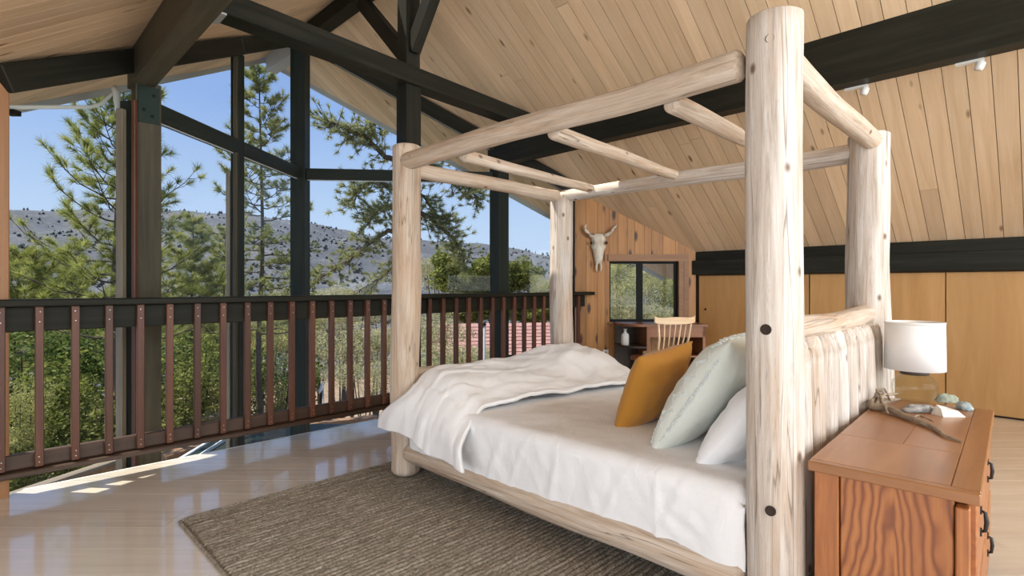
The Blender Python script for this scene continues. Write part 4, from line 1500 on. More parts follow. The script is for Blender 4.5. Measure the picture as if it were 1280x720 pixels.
# white card on the shelf
bt = WMX @ T(wall_s(772) + 0.03, -0.28, 0.447)
jug = lathe('small_bottle', [(0, 0), (0.042, 0), (0.046, 0.01), (0.046, 0.11), (0.040, 0.13), (0.018, 0.145), (0.016, 0.175), (0.021, 0.178), (0.021, 0.192), (0, 0.192)], M['white'], None, bt, 20)
tag(jug, 'small white bottle standing on the dark open shelf of the desk', 'bottle')

# spindle back chair
cp_ = pxd(829, 441, 5.55)
chr_ = empty('spindle_chair', (cp_.x, cp_.y, 0), 0)
tag(chr_, 'pale wooden spindle back chair pulled up to the desk', 'chair')
cr = math.atan2(-wnrm.y, -wnrm.x) - math.pi / 2 + math.radians(14)     # local +y faces the desk
CH = T(cp_.x, cp_.y, 0) @ Matrix.Rotation(cr, 4, 'Z')
seat = [(0.21 * math.cos(a) * (1.0 if math.sin(a) > 0 else 0.92), 0.20 * math.sin(a)) for a in np.linspace(0, 2 * math.pi, 29)[:-1]]
prism('seat', seat, 0.425, 0.455, M['chair'], chr_, CH)
def ctube(name, pts, rad):
    vv, ff = tube_vf(pts, rad, 8)
    mobj(name, vv, ff, M['chair'], chr_, CH, True)
for sx in (-1, 1):
    for sy in (-1, 1):
        ctube('leg', [(sx * 0.20, sy * 0.19, 0.0), (sx * 0.17, sy * 0.16, 0.2), (sx * 0.14, sy * 0.13, 0.43)], [0.012, 0.018, 0.014])
    ctube('stretcher', [(sx * 0.175, -0.165, 0.16), (sx * 0.175, 0, 0.17), (sx * 0.175, 0.165, 0.16)], [0.009, 0.012, 0.009])
ctube('stretcher', [(-0.175, 0, 0.17), (0, 0, 0.175), (0.175, 0, 0.17)], [0.009, 0.012, 0.009])
for k in range(7):
    u = -1 + 2 * k / 6
    ctube('spindle', [(u * 0.15, -0.165 + 0.02 * u * u, 0.45), (u * 0.165, -0.205, 0.62), (u * 0.185, -0.245 + 0.02 * u * u, 0.79)], [0.007 if abs(u) < 1 else 0.012, 0.009 if abs(u) < 1 else 0.013, 0.006 if abs(u) < 1 else 0.010])
cv = []; 
for k in range(17):
    u = -1 + 2 * k / 16
    zt = 0.815 + 0.022 * (1 - u * u) + 0.03 * abs(u) ** 6
    for yy in (-0.262, -0.242):
        for zz in (0.765 + 0.015 * abs(u) ** 4, zt):
            cv.append((u * 0.225, yy + 0.035 * u * u, zz))
cf = []
for k in range(16):
    a = k * 4; b = a + 4
    cf += [(a, a + 1, b + 1, b), (a + 2, b + 2, b + 3, a + 3), (a + 1, a + 3, b + 3, b + 1), (a, b, b + 2, a + 2)]
cf += [(0, 2, 3, 1), (64, 65, 67, 66)]
mobj('crest_rail', cv, cf, M['chair'], chr_, CH)
# dark chair frame half hidden between the chair and the bed
dc = pxd(806, 452, 5.7)
oc = empty('wooden_stool', (dc.x, dc.y, 0))
tag(oc, 'low brown wooden stool beside the pale spindle chair', 'stool')
OM = T(dc.x, dc.y, 0) @ Matrix.Rotation(cr, 4, 'Z')
vv = [(0.15 * math.cos(a), 0.15 * math.sin(a)) for a in np.linspace(0, 2 * math.pi, 25)[:-1]]
prism('seat', vv, 0.36, 0.395, M['desk'], oc, OM)
for k in range(4):
    a = math.pi / 4 + k * math.pi / 2
    pv, pf = tube_vf([(0.15 * math.cos(a), 0.15 * math.sin(a), 0), (0.10 * math.cos(a), 0.10 * math.sin(a), 0.36)], [0.015, 0.018], 8)
    mobj('leg', pv, pf, M['desk'], oc, OM, True)

# outlets on the pine wall
for i, x in enumerate((736, 757)):
    s = wall_s(x)
    ot = mobj('wall_outlet', *box_vf(0.072, 0.008, 0.115, 0.002), M['white'], None, WMX @ T(s, -0.005, 0.30))
    tag(ot, 'white wall outlet plate on the pine wall %s' % ('beside the desk' if i else 'beside the railing end'), 'outlet', 'outlets on the pine wall')
    for dz in (0.022, -0.022):
        wbox('socket', s - 0.012, s + 0.012, -0.0105, -0.009, 0.30 + dz - 0.012, 0.30 + dz + 0.012, M['rock_grey'], ot)

# cow skull
sk0 = WA + wdir * wall_s(747.5)
sk = empty('cow_skull', Vector((sk0.x, sk0.y, 1.32)) + wnrm * 0.03)
tag(sk, 'bleached cow skull with curved horns hung on the knotty pine wall', 'skull')
SM = WMX @ T(wall_s(747.5), -0.012, 0)
# outline rows: z, half width, depth (towards the room), hollow
zt = EYE + (HZ - 292) / F * 6.58
rowsS = [(0.0, 0.055, 0.03), (-0.012, 0.088, 0.05), (-0.045, 0.098, 0.075), (-0.085, 0.088, 0.085), (-0.125, 0.083, 0.085), (-0.150, 0.092, 0.08), (-0.175, 0.090, 0.08), (-0.205, 0.072, 0.08), (-0.25, 0.064, 0.075), (-0.30, 0.056, 0.065), (-0.34, 0.046, 0.055), (-0.372, 0.038, 0.045)]
sv = []; sf = []
nS = 16
for z, hw, dp_ in rowsS:
    for k in range(nS):
        a = math.pi * k / (nS - 1)
        c, s_ = math.cos(a), math.sin(a)
        dpt_ = dp_ * (s_ ** 0.7)
        # eye sockets
        eye = math.exp(-((z + 0.118) / 0.026) ** 2) * math.exp(-((abs(c) - 0.86) / 0.16) ** 2)
        dpt_ *= (1 - 0.85 * eye)
        sv.append((c * hw * (1 - 0.12 * eye), -dpt_, zt + z))
for i in range(len(rowsS) - 1):
    for k in range(nS - 1):
        sf.append((i * nS + k, (i + 1) * nS + k, (i + 1) * nS + k + 1, i * nS + k + 1))
for i in range(len(rowsS) - 1):
    sf.append((i * nS, i * nS + nS - 1, (i + 1) * nS + nS - 1, (i + 1) * nS))
sf.append(tuple(range(nS)))
sf.append(tuple(reversed(range((len(rowsS) - 1) * nS, len(rowsS) * nS))))
mobj('cranium', sv, sf, M['bone'], sk, SM, True)
for sgn in (-1, 1):
    vv, ff = tube_vf([(sgn * 0.022, -0.03, zt - 0.35), (sgn * 0.030, -0.04, zt - 0.42), (sgn * 0.024, -0.035, zt - 0.465)], [0.018, 0.013, 0.011], 8)
    mobj('nose_bone', vv, ff, M['bone'], sk, SM, True)
    vv, ff = tube_vf([(sgn * 0.089, -0.062, zt - 0.105), (sgn * 0.094, -0.050, zt - 0.12), (sgn * 0.089, -0.048, zt - 0.133)], [0.012, 0.016, 0.012], 8)
    mobj('eye_socket_shade', vv, ff, M['hole'], sk, SM, True)  # dark plug that paints the shade of the socket
for pts in ([(-0.07, -0.04, zt - 0.03), (-0.125, -0.05, zt - 0.012), (-0.165, -0.06, zt + 0.04), (-0.172, -0.06, zt + 0.085), (-0.160, -0.06, zt + 0.115)],
            [(0.07, -0.04, zt - 0.03), (0.12, -0.05, zt - 0.010), (0.16, -0.06, zt + 0.035), (0.195, -0.065, zt + 0.075), (0.215, -0.065, zt + 0.10)]):
    vv, ff = tube_vf(pts, [0.030, 0.026, 0.021, 0.015, 0.006], 10)
    mobj('horn', vv, ff, M['horn'], sk, SM, True)

# ================================================================== OUTSIDE
rs = np.random.RandomState(12)


def ridge_px(t):
    xs_ = [-1200, -300, 20, 150, 250, 330, 390, 490, 600, 690, 800, 1000, 1500, 2600]
    hs_ = [60, 82, 84, 88, 86, 82, 74, 58, 46, 39, 40, 50, 60, 60]
    return float(np.interp(640 + F * t, xs_, hs_))


def ground_z(phi, r):
    t = math.tan(max(-1.35, min(1.35, phi)))
    near = -5.6 - 0.14 * max(0.0, r - 12.0)
    if r < 70: base = near
    else: base = -13.7 - 0.02 * (r - 70)
    top_r = 620.0
    zr_ = ridge_px(max(-2.2, min(2.2, t))) / F * top_r * max(0.35, math.cos(phi))
    k = smooth(110.0, top_r, r)
    z = base + (zr_ - base) * k
    if r > top_r: z = zr_ - (r - top_r) * 0.25
    amp = 0.25 + 11 * smooth(80, 350, r)
    x_, y__ = r * math.cos(math.pi / 4 - phi), r * math.sin(math.pi / 4 - phi)
    z += amp * (1 - 0.8 * smooth(500, 620, r)) * (noise.noise((x_ * 0.012, y__ * 0.012, 1.0)) + 0.5 * noise.noise((x_ * 0.035, y__ * 0.035, 2.0)))
    if r < 60: z += 0.5 * noise.noise((x_ * 0.15, y__ * 0.15, 4.0))
    z += 2.2 * smooth(400, 600, r) * noise.noise((x_ * 0.06, y__ * 0.06, 7.0))
    return z


def ground_at(p):
    r = math.hypot(p.x, p.y)
    phi = math.pi / 4 - math.atan2(p.y, p.x)
    return ground_z(phi, r)


phis = np.radians(np.linspace(-78, 78, 150))
rads = np.concatenate([np.linspace(6.5, 60, 40), np.geomspace(63, 900, 80)])
gv = []
for r in rads:
    for ph_ in phis:
        a = math.pi / 4 - ph_
        gv.append((r * math.cos(a), r * math.sin(a), ground_z(ph_, r)))
nph = len(phis)
ii = np.arange(len(rads) * nph).reshape(len(rads), nph)
gf = np.stack([ii[:-1, :-1].ravel(), ii[1:, :-1].ravel(), ii[1:, 1:].ravel(), ii[:-1, 1:].ravel()], 1)
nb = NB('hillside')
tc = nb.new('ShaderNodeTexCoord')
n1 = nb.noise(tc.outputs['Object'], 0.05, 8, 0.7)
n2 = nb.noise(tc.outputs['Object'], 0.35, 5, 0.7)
c = nb.ramp(n1, [(0.35, (0.085, 0.090, 0.105)), (0.5, (0.125, 0.125, 0.145)), (0.68, (0.215, 0.20, 0.205))])  # bluish grey puts aerial haze into the slope's colour
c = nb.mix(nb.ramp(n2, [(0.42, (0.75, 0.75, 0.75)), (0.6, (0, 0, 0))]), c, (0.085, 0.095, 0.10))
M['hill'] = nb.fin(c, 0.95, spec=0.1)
nb = NB('forest_floor')
tc = nb.new('ShaderNodeTexCoord')
n1 = nb.noise(tc.outputs['Object'], 1.3, 8, 0.75)
c = nb.ramp(n1, [(0.3, (0.10, 0.075, 0.045)), (0.5, (0.24, 0.17, 0.11)), (0.62, (0.36, 0.26, 0.18)), (0.75, (0.22, 0.22, 0.09))])
M['soil'] = nb.fin(c, 0.95, spec=0.1)
split = 40 + 12
near_f = gf[:split * (nph - 1)]
far_f = gf[split * (nph - 1):]
gv = np.array(gv)
g1 = link('forest_ground', np_mesh('forest_ground', gv[:(split + 1) * nph], near_f, M['soil'], True))
tag(g1, kind='structure')
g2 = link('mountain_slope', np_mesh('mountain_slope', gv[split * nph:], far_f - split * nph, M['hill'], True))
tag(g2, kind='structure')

# far tree cover on the mountain: nobody could count it
cv = []; cf = []
k = 0
for i in range(9000):
    r = math.exp(rs.uniform(math.log(130), math.log(640)))
    ph_ = rs.uniform(-1.0, 0.5)
    a = math.pi / 4 - ph_
    x_, y__ = r * math.cos(a), r * math.sin(a)
    if noise.noise((x_ * 0.02, y__ * 0.02, 9.0)) + 0.4 * noise.noise((x_ * 0.07, y__ * 0.07, 3.0)) < rs.uniform(-0.35, 0.25): continue
    z = ground_z(ph_, r) - 0.3
    h = rs.uniform(1.2, 3.6); w = h * rs.uniform(0.28, 0.5)
    b0 = rs.uniform(0, 1.2)
    pts = [(x_ + w * math.cos(b0 + q * 1.2566), y__ + w * math.sin(b0 + q * 1.2566), z + h * 0.25) for q in range(5)]
    cv += pts + [(x_, y__, z + h), (x_, y__, z)]
    for q in range(5):
        cf.append((k + q, k + (q + 1) % 5, k + 5)); cf.append((k + (q + 1) % 5, k + q, k + 6))
    k += 7
M['fartree'] = leaf_mat('far_tree_cover', (0.07, 0.08, 0.08), (0.12, 0.13, 0.12), sc=0.05, trans=0.0)
ft = link('mountain_forest', np_mesh('mountain_forest', cv, cf, M['fartree']))
tag(ft, 'scattered dark scrub and trees covering the mountain slope', 'forest', kind='stuff')


# ------------------------------------------------------------------ foliage builders
def tufts_mesh(name, cen, dirs, mat, n=26, length=0.16, width=0.006, spread=0.9, seed=0):
    g = np.random.RandomState(seed)
    cen = np.array(cen); dirs = np.array(dirs)
    m = len(cen)
    d = dirs[:, None, :] + g.normal(0, spread * 0.62, (m, n, 3))
    d /= np.linalg.norm(d, axis=2, keepdims=True)
    L = length * g.uniform(0.65, 1.15, (m, n, 1))
    base = cen[:, None, :] + dirs[:, None, :] * (g.uniform(-0.55, 0.15, (m, n, 1)) * length)
    r = g.normal(0, 1, (m, n, 3))
    s = np.cross(d, r); s /= np.linalg.norm(s, axis=2, keepdims=True) + 1e-9
    p0 = base + s * width / 2; p1 = base - s * width / 2; p2 = base + d * L
    v = np.stack([p0, p1, p2], 2).reshape(-1, 3)
    f = np.arange(len(v)).reshape(-1, 3)
    return np_mesh(name, v, f, mat)


def merge_tubes(tubes):
    V = []; Fc = []
    for path, rad, n in tubes:
        v, f = tube_vf(path, rad, n, caps=False)
        k = len(V)
        V += [tuple(q) for q in v]; Fc += [tuple(i + k for i in q) for q in f]
    return V, Fc


def pine_tree(base, top_z, crown_z, reach, mat, label, seed, nbr=44, tuft=0.17, needles=30, trunk_r=0.09, rise=0.55, bark='bark', side_n=5, width=0.007, gaps=0.0, group=None, top_pow=0.8, mid=True):
    g = random.Random(seed)
    base = Vector(base)
    H = top_z - base.z
    root = empty('pine_tree', base)
    tag(root, label, 'tree', group)
    tp = [base + Vector((0.05 * math.sin(i * 0.9 + seed), 0.05 * math.cos(i * 1.3 + seed), H * i / 14)) for i in range(15)]
    vv, ff = tube_vf(tp, [trunk_r * (1 - 0.93 * i / 14) + 0.004 for i in range(15)], 10)
    mobj('trunk', vv, ff, M[bark], root, None, True)
    tubes = []; cen = []; drs = []
    for b in range(nbr):
        u = (b + g.uniform(0, 0.8)) / nbr
        z = crown_z + (top_z - crown_z) * (u ** 0.95)
        L = reach * (1 - u) ** top_pow * g.uniform(0.65, 1.1) + 0.15
        az = b * 2.399 + g.uniform(-0.4, 0.4)
        if g.random() < gaps: continue
        i0 = (z - base.z) / H * 14
        k0 = min(13, int(i0)); p = tp[k0].lerp(tp[k0 + 1], i0 - k0)
        d = Vector((math.cos(az), math.sin(az), 0))
        path = []
        up = rise * (0.45 + 0.75 * u)
        for k in range(7):
            s = k / 6
            path.append(p + d * (L * s) + Vector((0, 0, L * (up * s * s + (-0.12 if u < 0.4 else 0.1) * s))) + Vector((g.uniform(-1, 1), g.uniform(-1, 1), g.uniform(-1, 1))) * 0.02 * L)
        tubes.append((path, [max(0.004, trunk_r * 0.24 * (1 - u * 0.6) * (1 - 0.8 * k / 6)) for k in range(7)], 5))
        for k in range(1, 7):
            s = k / 6
            if s < 0.3: continue
            q = path[k]; t = (path[k] - path[k - 1]).normalized()
            if k == 6:
                cen.append(q); drs.append(t)
            nsd = max(1, int(side_n * (1.15 - 0.5 * abs(s - 0.6))))
            for m_ in range(nsd):
                sd = (t * g.uniform(0.3, 0.9) + d.cross(Vector((0, 0, 1))) * g.choice((-1, 1)) * g.uniform(0.4, 1) + Vector((0, 0, g.uniform(-0.1, 0.7)))).normalized()
                l2 = min(0.5, 0.28 * L * g.uniform(0.4, 1.1) + 0.05)
                q0 = path[k - 1].lerp(path[k], g.random())
                q2 = q0 + sd * l2
                tubes.append(([q0, q0.lerp(q2, 0.5) + Vector((0, 0, -0.02)), q2], [0.007, 0.005, 0.003], 4))
                cen.append(q2); drs.append(sd)
                if l2 > 0.22 and mid:
                    cen.append(q0.lerp(q2, 0.55)); drs.append((sd + Vector((0, 0, 0.5))).normalized())
    cen.append(tp[-1]); drs.append(Vector((0, 0, 1)))
    V, Fc = merge_tubes(tubes)
    tag(mobj('branches', V, Fc, M[bark], root, None, True), kind='stuff')
    o = link('needles', tufts_mesh('needles', cen, drs, M[mat], needles, tuft, width, 1.0, seed), root)
    tag(o, kind='stuff')
    return root


def gpt(x, d):
    p = pxd(x, HZ, d)
    return Vector((p.x, p.y, ground_at(p) - 0.1))


def top_at(y, d):
    return EYE + (HZ - y) / F * d


pine_tree(gpt(146, 9.6), top_at(78, 9.6), top_at(430, 9.6), 1.75, 'needle', 'tall young pine with upswept tufted boughs beside the bolted prow post', 3, nbr=62, tuft=0.18, needles=70, trunk_r=0.10, rise=0.9, side_n=2, width=0.010, top_pow=0.9, mid=False)
pine_tree(gpt(326, 12.5), top_at(88, 12.5), top_at(420, 12.5), 1.35, 'needle_far', 'slender tall pine with a straight trunk seen past the mullion', 5, nbr=64, tuft=0.15, needles=40, trunk_r=0.10, rise=0.30, side_n=3, width=0.012, mid=False, gaps=0.05, top_pow=0.65)
pine_tree(gpt(240, 19), top_at(270, 19), top_at(470, 19), 2.0, 'needle_far', 'shorter cone shaped pine standing below the mountain skyline', 9, nbr=52, tuft=0.20, needles=30, trunk_r=0.10, rise=0.25, side_n=5, width=0.013)
pine_tree(gpt(281, 24), top_at(285, 24), top_at(450, 24), 1.9, 'needle_far', 'thin pine close behind the mullion and the cone shaped pine', 14, nbr=40, tuft=0.22, needles=26, trunk_r=0.10, rise=0.4, side_n=4, width=0.015)
pine_tree(gpt(20, 15), top_at(318, 15), top_at(470, 15), 2.4, 'needle', 'low bushy pine by the honey coloured corner post', 21, nbr=36, tuft=0.22, needles=34, trunk_r=0.11, rise=0.6, side_n=5, width=0.011)
pine_tree(gpt(90, 20), top_at(325, 20), top_at(470, 20), 2.6, 'needle', 'bushy pine below the skyline behind the young pine', 23, nbr=36, tuft=0.24, needles=30, trunk_r=0.11, rise=0.5, side_n=5, width=0.014)

# old pine whose trunk stands behind the king post: sinuous boughs reach out to both sides
op = empty('pine_tree', gpt(512, 11.0))
tag(op, 'old gnarled pine with sinuous boughs reaching past the king post', 'tree')
ob = gpt(512, 11.0)
tpth = [Vector((ob.x, ob.y, ob.z + (9.0 - ob.z) * i / 12)) + Vector((0.08 * math.sin(i), 0.08 * math.cos(i * 1.4), 0)) for i in range(13)]
vv, ff = tube_vf(tpth, [0.19 - 0.011 * i for i in range(13)], 12)
mobj('trunk', vv, ff, M['bark_red'], op, None, True)
g = random.Random(31)
tubes = []; cen = []; drs = []


def bough(pts, dd, r0, density=7, spread=0.55):
    """pts: photo columns/rows of a bough, dd: depth at start and end"""
    P = []
    n_ = len(pts)
    for i, (x, y_) in enumerate(pts):
        P.append(pxd(x, y_, dd[0] + (dd[1] - dd[0]) * i / (n_ - 1)))
    path = []
    for i in range(n_ - 1):
        for k in range(5):
            path.append(P[i].lerp(P[i + 1], k / 5) + Vector((g.uniform(-1, 1), g.uniform(-1, 1), g.uniform(-1, 1))) * 0.02)
    path.append(P[-1])
    m = len(path)
    tubes.append((path, [r0 * (1 - 0.85 * i / (m - 1)) + 0.004 for i in range(m)], 6))
    for i in range(2, m):
        s = i / (m - 1)
        if s < 0.15: continue
        for q in range(density if s > 0.35 else density // 2):
            t = (path[i] - path[i - 1]).normalized()
            sd = (t * g.uniform(-0.1, 0.8) + Vector((g.uniform(-1, 1), g.uniform(-1, 1), g.uniform(-0.75, 0.7)))).normalized()
            l2 = g.uniform(0.12, spread)
            q2 = path[i] + sd * l2
            mid = path[i].lerp(q2, 0.5) + Vector((0, 0, -0.03))
            tubes.append(([path[i], mid, q2], [0.010, 0.006, 0.003], 4))
            cen.append(q2); drs.append((sd + Vector((0, 0, 0.35))).normalized())
            if l2 > 0.3: cen.append(mid); drs.append((sd + Vector((0, 0, 0.6))).normalized())


bough([(512, 205), (480, 195), (455, 170), (430, 160), (408, 150)], (11, 10), 0.06, 6, 0.55)
bough([(512, 250), (490, 235), (470, 225), (452, 232), (440, 255)], (11, 10.2), 0.05, 6, 0.5)
bough([(512, 270), (488, 258), (470, 262), (460, 280)], (11, 10.4), 0.04, 6, 0.45)
bough([(514, 292), (485, 288), (462, 305), (435, 325), (408, 342), (388, 352)], (11, 9.6), 0.055, 4, 0.55)
bough([(512, 190), (540, 205), (565, 225), (585, 235), (597, 250)], (11, 11.2), 0.05, 6, 0.5)
bough([(512, 262), (535, 270), (552, 285), (570, 300), (580, 322)], (11, 11.4), 0.055, 6, 0.5)
bough([(512, 235), (530, 245), (545, 268), (560, 275)], (11, 11.2), 0.04, 6, 0.4)
bough([(510, 150), (495, 140), (470, 150), (450, 165)], (11, 10.5), 0.05, 6, 0.45)
bough([(512, 310), (500, 325), (480, 345), (450, 362)], (11, 10.5), 0.04, 5, 0.5)
V, Fc = merge_tubes(tubes)
tag(mobj('branches', V, Fc, M['bark'], op, None, True), kind='stuff')
tag(link('needles', tufts_mesh('needles', cen, drs, M['needle_dk'], 40, 0.12, 0.011, 1.0, 31), op), kind='stuff')


# ------------------------------------------------------------------ leafy trees and shrubs
def leaf_cloud(name, rx, rz, n, size, mat, seed, clumps=26):
    gg = np.random.RandomState(seed)
    c = gg.normal(0, 1, (clumps, 3)); c /= np.linalg.norm(c, axis=1, keepdims=True)
    c *= gg.uniform(0.35, 0.92, (clumps, 1))
    cr = gg.uniform(0.22, 0.42, clumps)
    which = gg.randint(0, clumps, n)
    d = gg.normal(0, 1, (n, 3)); d /= np.linalg.norm(d, axis=1, keepdims=True)
    p = c[which] + d * (cr[which] * gg.uniform(0.55, 1.0, n) ** 0.5)[:, None]
    p = p * np.array([rx, rx, rz])
    nrm = d + gg.normal(0, 0.7, (n, 3)); nrm /= np.linalg.norm(nrm, axis=1, keepdims=True)
    a = np.cross(nrm, gg.normal(0, 1, (n, 3))); a /= np.linalg.norm(a, axis=1, keepdims=True) + 1e-9
    b = np.cross(nrm, a)
    s = size * gg.uniform(0.6, 1.3, (n, 1))
    v = np.stack([p - a * s, p + b * s * 0.5, p + a * s, p - b * s * 0.5], 1).reshape(-1, 3)
    return np_mesh(name, v, np.arange(len(v)).reshape(-1, 4), mat)


clouds = {}
def cloud(kind):
    if kind not in clouds:
        mat, n, size, seed = {'oak': ('leaf_a', 7500, 0.030, 1), 'sun': ('leaf_b', 6500, 0.030, 2), 'scrub': ('leaf_c', 6500, 0.028, 3), 'deep': ('leaf_d', 7500, 0.034, 4), 'dense': ('leaf_a', 13000, 0.046, 6)}[kind]
        clouds[kind] = leaf_cloud('foliage', 1.0, 1.0, n, size, M[mat], seed)
    return clouds[kind]


stem_me = mesh_data('stem', *merge_tubes([([(0, 0, 0), (0.05 * math.cos(a), 0.05 * math.sin(a), 0.5), (0.35 * math.cos(a), 0.35 * math.sin(a), 1.0)], [0.035, 0.026, 0.010], 6) for a in (0.3, 1.7, 3.1, 4.6)]), M['bark'], True)


def leafy(name, kind, x, y_, d, rx, rz, label, cat, group=None, rot=0.0):
    c = pxd(x, y_, d)
    gz = ground_at(c)
    root = empty(name, (c.x, c.y, gz))
    tag(root, label, cat, group)
    link('foliage', cloud(kind), root, Matrix.Translation(c) @ Matrix.Rotation(rot, 4, 'Z') @ Matrix.Diagonal((rx, rx, rz, 1)))
    hgt = max(0.3, c.z + rz * 0.3 - gz)
    link('stem', stem_me, root, T(c.x, c.y, gz) @ Matrix.Rotation(rot, 4, 'Z') @ Matrix.Diagonal((rx * 0.9, rx * 0.9, hgt, 1)))
    root.children[0]['kind'] = 'stuff'
    return root


G1 = 'dark leafy oaks below the loft railing'
G2 = 'sunlit scrub bushes on the slope below the house'
G3 = 'yellow green bushes on the slope'
def between(x, y_):
    gaps = [(146, 'between the corner post and the bolted prow post'), (290, 'between the bolted prow post and the mullion'), (372, 'between the mullion and the prow tip post'), (500, 'between the prow tip post and the king post'), (2000, 'beyond the foot of the bed')]
    w = next(t for lim, t in gaps if x < lim)
    return w


i = 0
for x, y_, d, rx, rz in ((30, 470, 11, 1.7, 1.4), (95, 520, 10, 1.6, 1.3), (60, 575, 9.5, 1.4, 1.1), (165, 470, 13, 1.9, 1.6), (230, 500, 12, 1.6, 1.4), (120, 600, 9, 1.3, 1.0), (205, 560, 12, 1.5, 1.2), (270, 470, 15, 1.7, 1.5), (5, 600, 9.0, 1.4, 1.1), (345, 485, 16, 1.5, 1.4)):
    leafy('oak_tree', 'deep' if i % 3 == 0 else 'oak', x, y_, d, rx, rz, ('deep green' if i % 3 == 0 else 'mid green') + ' leafy oak crown ' + between(x, y_), 'tree', G1, i * 1.1); i += 1
for x, y_, d, rx, rz in ((85, 425, 16, 2.0, 1.2), (150, 415, 20, 2.2, 1.3), (45, 400, 22, 2.4, 1.3), (210, 415, 22, 2.2, 1.5), (255, 400, 26, 2.2, 1.6), (300, 420, 20, 1.8, 1.4), (350, 405, 24, 1.9, 1.5), (20, 520, 8.4, 0.6, 0.6), (330, 440, 17, 1.4, 1.2)):
    leafy('bush', 'sun', x, y_, d, rx, rz, ('small' if rx < 1 else 'broad' if rx > 2 else 'medium') + ' yellow green bush ' + between(x, y_), 'bush', G3, i * 1.3); i += 1
for x, y_, d, rx, rz in ((400, 400, 26, 1.9, 1.3), (440, 390, 30, 2.2, 1.4), (425, 440, 20, 1.7, 1.2), (470, 430, 21, 1.8, 1.2), (455, 470, 17, 1.2, 0.8), (545, 420, 20, 1.7, 1.3), (565, 450, 16, 1.2, 0.9), (535, 470, 15, 1.0, 0.8), (590, 455, 17, 1.0, 0.7), (430, 375, 40, 2.6, 1.6), (380, 380, 38, 2.4, 1.6), (560, 388, 30, 2.0, 1.2), (480, 385, 34, 2.2, 1.3), (640, 470, 16, 1.2, 0.6)):
    leafy('bush', 'scrub', x, y_, d, rx, rz, ('small' if rx < 1.3 else 'broad' if rx > 2 else 'medium') + ' grey green scrub bush ' + between(x, y_), 'bush', G2, i * 1.7); i += 1
leafy('oak_tree', 'dense', 588, 345, 32, 2.4, 2.0, 'round dark green oak crown rising above the railing by the bed foot', 'tree', None, 0.4)
leafy('oak_tree', 'dense', 618, 362, 34, 1.9, 1.5, 'smaller green oak crown partly behind the purlin post', 'tree', None, 2.4)
leafy('oak_tree', 'dense', 655, 345, 34, 1.5, 1.3, 'round green tree below the low skyline right of the purlin post', 'tree', None, 1.4)
leafy('oak_tree', 'sun', 678, 362, 30, 1.2, 0.9, 'light green shrub beside the round tree below the skyline', 'tree', None, 2.0)
leafy('oak_tree', 'scrub', 545, 340, 36, 2.0, 1.9, 'greyish tree behind the round dark oak', 'tree', None, 2.2)
leafy('oak_tree', 'dense', 670, 392, 31, 2.0, 1.0, 'low green oak behind the red roof', 'tree', None, 0.2)
leafy('oak_tree', 'dense', 590, 390, 30, 1.5, 0.8, 'leafy green tree overhanging the end of the red roof', 'tree', None, 3.2)
# trees outside the small window
for q, (x, y_, d, rx, rz, kd, lb) in enumerate(((780, 360, 12, 0.95, 0.9, 'sun', 'yellow green tree outside the left sash of the small window'), (825, 365, 12.5, 1.0, 0.9, 'sun', 'yellow green tree outside the right sash of the small window'), (800, 330, 15, 1.2, 1.0, 'oak', 'green tree top behind the small window'), (765, 390, 11, 0.8, 0.7, 'scrub', 'grey green bush low outside the small window'), (845, 395, 11.5, 0.9, 0.8, 'oak', 'dark green bush low outside the small window'), (815, 400, 10.5, 0.7, 0.6, 'scrub', 'pale scrub bush just below the small window sill'), (750, 325, 16, 1.2, 1.1, 'sun', 'sunlit tree outside behind the cow skull wall'), (860, 330, 16, 1.4, 1.2, 'sun', 'tall sunlit tree outside the right side of the small window'))):
    leafy('oak_tree', kd, x, y_, d, rx, rz, lb, 'tree', None, q * 0.9)

# ------------------------------------------------------------------ neighbour house with red roof
HD = 24.0
ra = pxd(532, 405, HD); rb_ = pxd(690, 401, HD + 1.0)
along = (rb_ - ra); along.z = 0; along.normalize()
outn = Vector((along.y, -along.x, 0))
if outn.dot(Vector((-1, -1, 0))) < 0: outn = -outn
zrid = ra.z
Lh = (rb_ - ra).length
hs = empty('neighbour_house', Vector((ra.x, ra.y, ground_at(ra))) + along * Lh / 2)
tag(hs, 'low house with a weathered red roof beyond the foot of the bed', 'house')
HM = Matrix((along, -outn, Vector((0, 0, 1)))).transposed().to_4x4(); HM.translation = Vector((ra.x, ra.y, 0))
run = 2.6; drop = 1.15
nb = NB('red_roof')
n1 = nb.noise(nb.vec((3, 3, 3), rnd=True), 1.0, 6, 0.7)
c = nb.ramp(n1, [(0.3, (0.27, 0.125, 0.10)), (0.55, (0.38, 0.20, 0.165)), (0.75, (0.46, 0.28, 0.235))])
M['redroof'] = nb.fin(c, 0.8)
for k in range(9):
    u0 = k / 9; u1 = (k + 1) / 9
    v = []
    for (u, lift) in ((u0, 0.0), (u1 + 0.03, 0.035)):
        for xq in (0, Lh):
            v.append((xq, -run * u, zrid - drop * u + lift))
    for (u, lift) in ((u0, -0.03), (u1 + 0.03, 0.0)):
        for xq in (0, Lh):
            v.append((xq, -run * u, zrid - drop * u + lift))
    mobj('shingle_course', v, [(0, 1, 3, 2), (4, 6, 7, 5), (2, 3, 7, 6), (0, 4, 5, 1), (0, 2, 6, 4), (1, 5, 7, 3)], M['redroof'], hs, HM)
v = [(0, 0, zrid - 0.03), (Lh, 0, zrid - 0.03), (Lh, run, zrid - drop - 0.03), (0, run, zrid - drop - 0.03), (0, 0, zrid - 0.13), (Lh, 0, zrid - 0.13), (Lh, run, zrid - drop - 0.13), (0, run, zrid - drop - 0.13)]
mobj('rear_roof', v, [(0, 1, 2, 3), (7, 6, 5, 4), (0, 4, 5, 1), (1, 5, 6, 2), (2, 6, 7, 3), (3, 7, 4, 0)], M['redroof'], hs, HM)
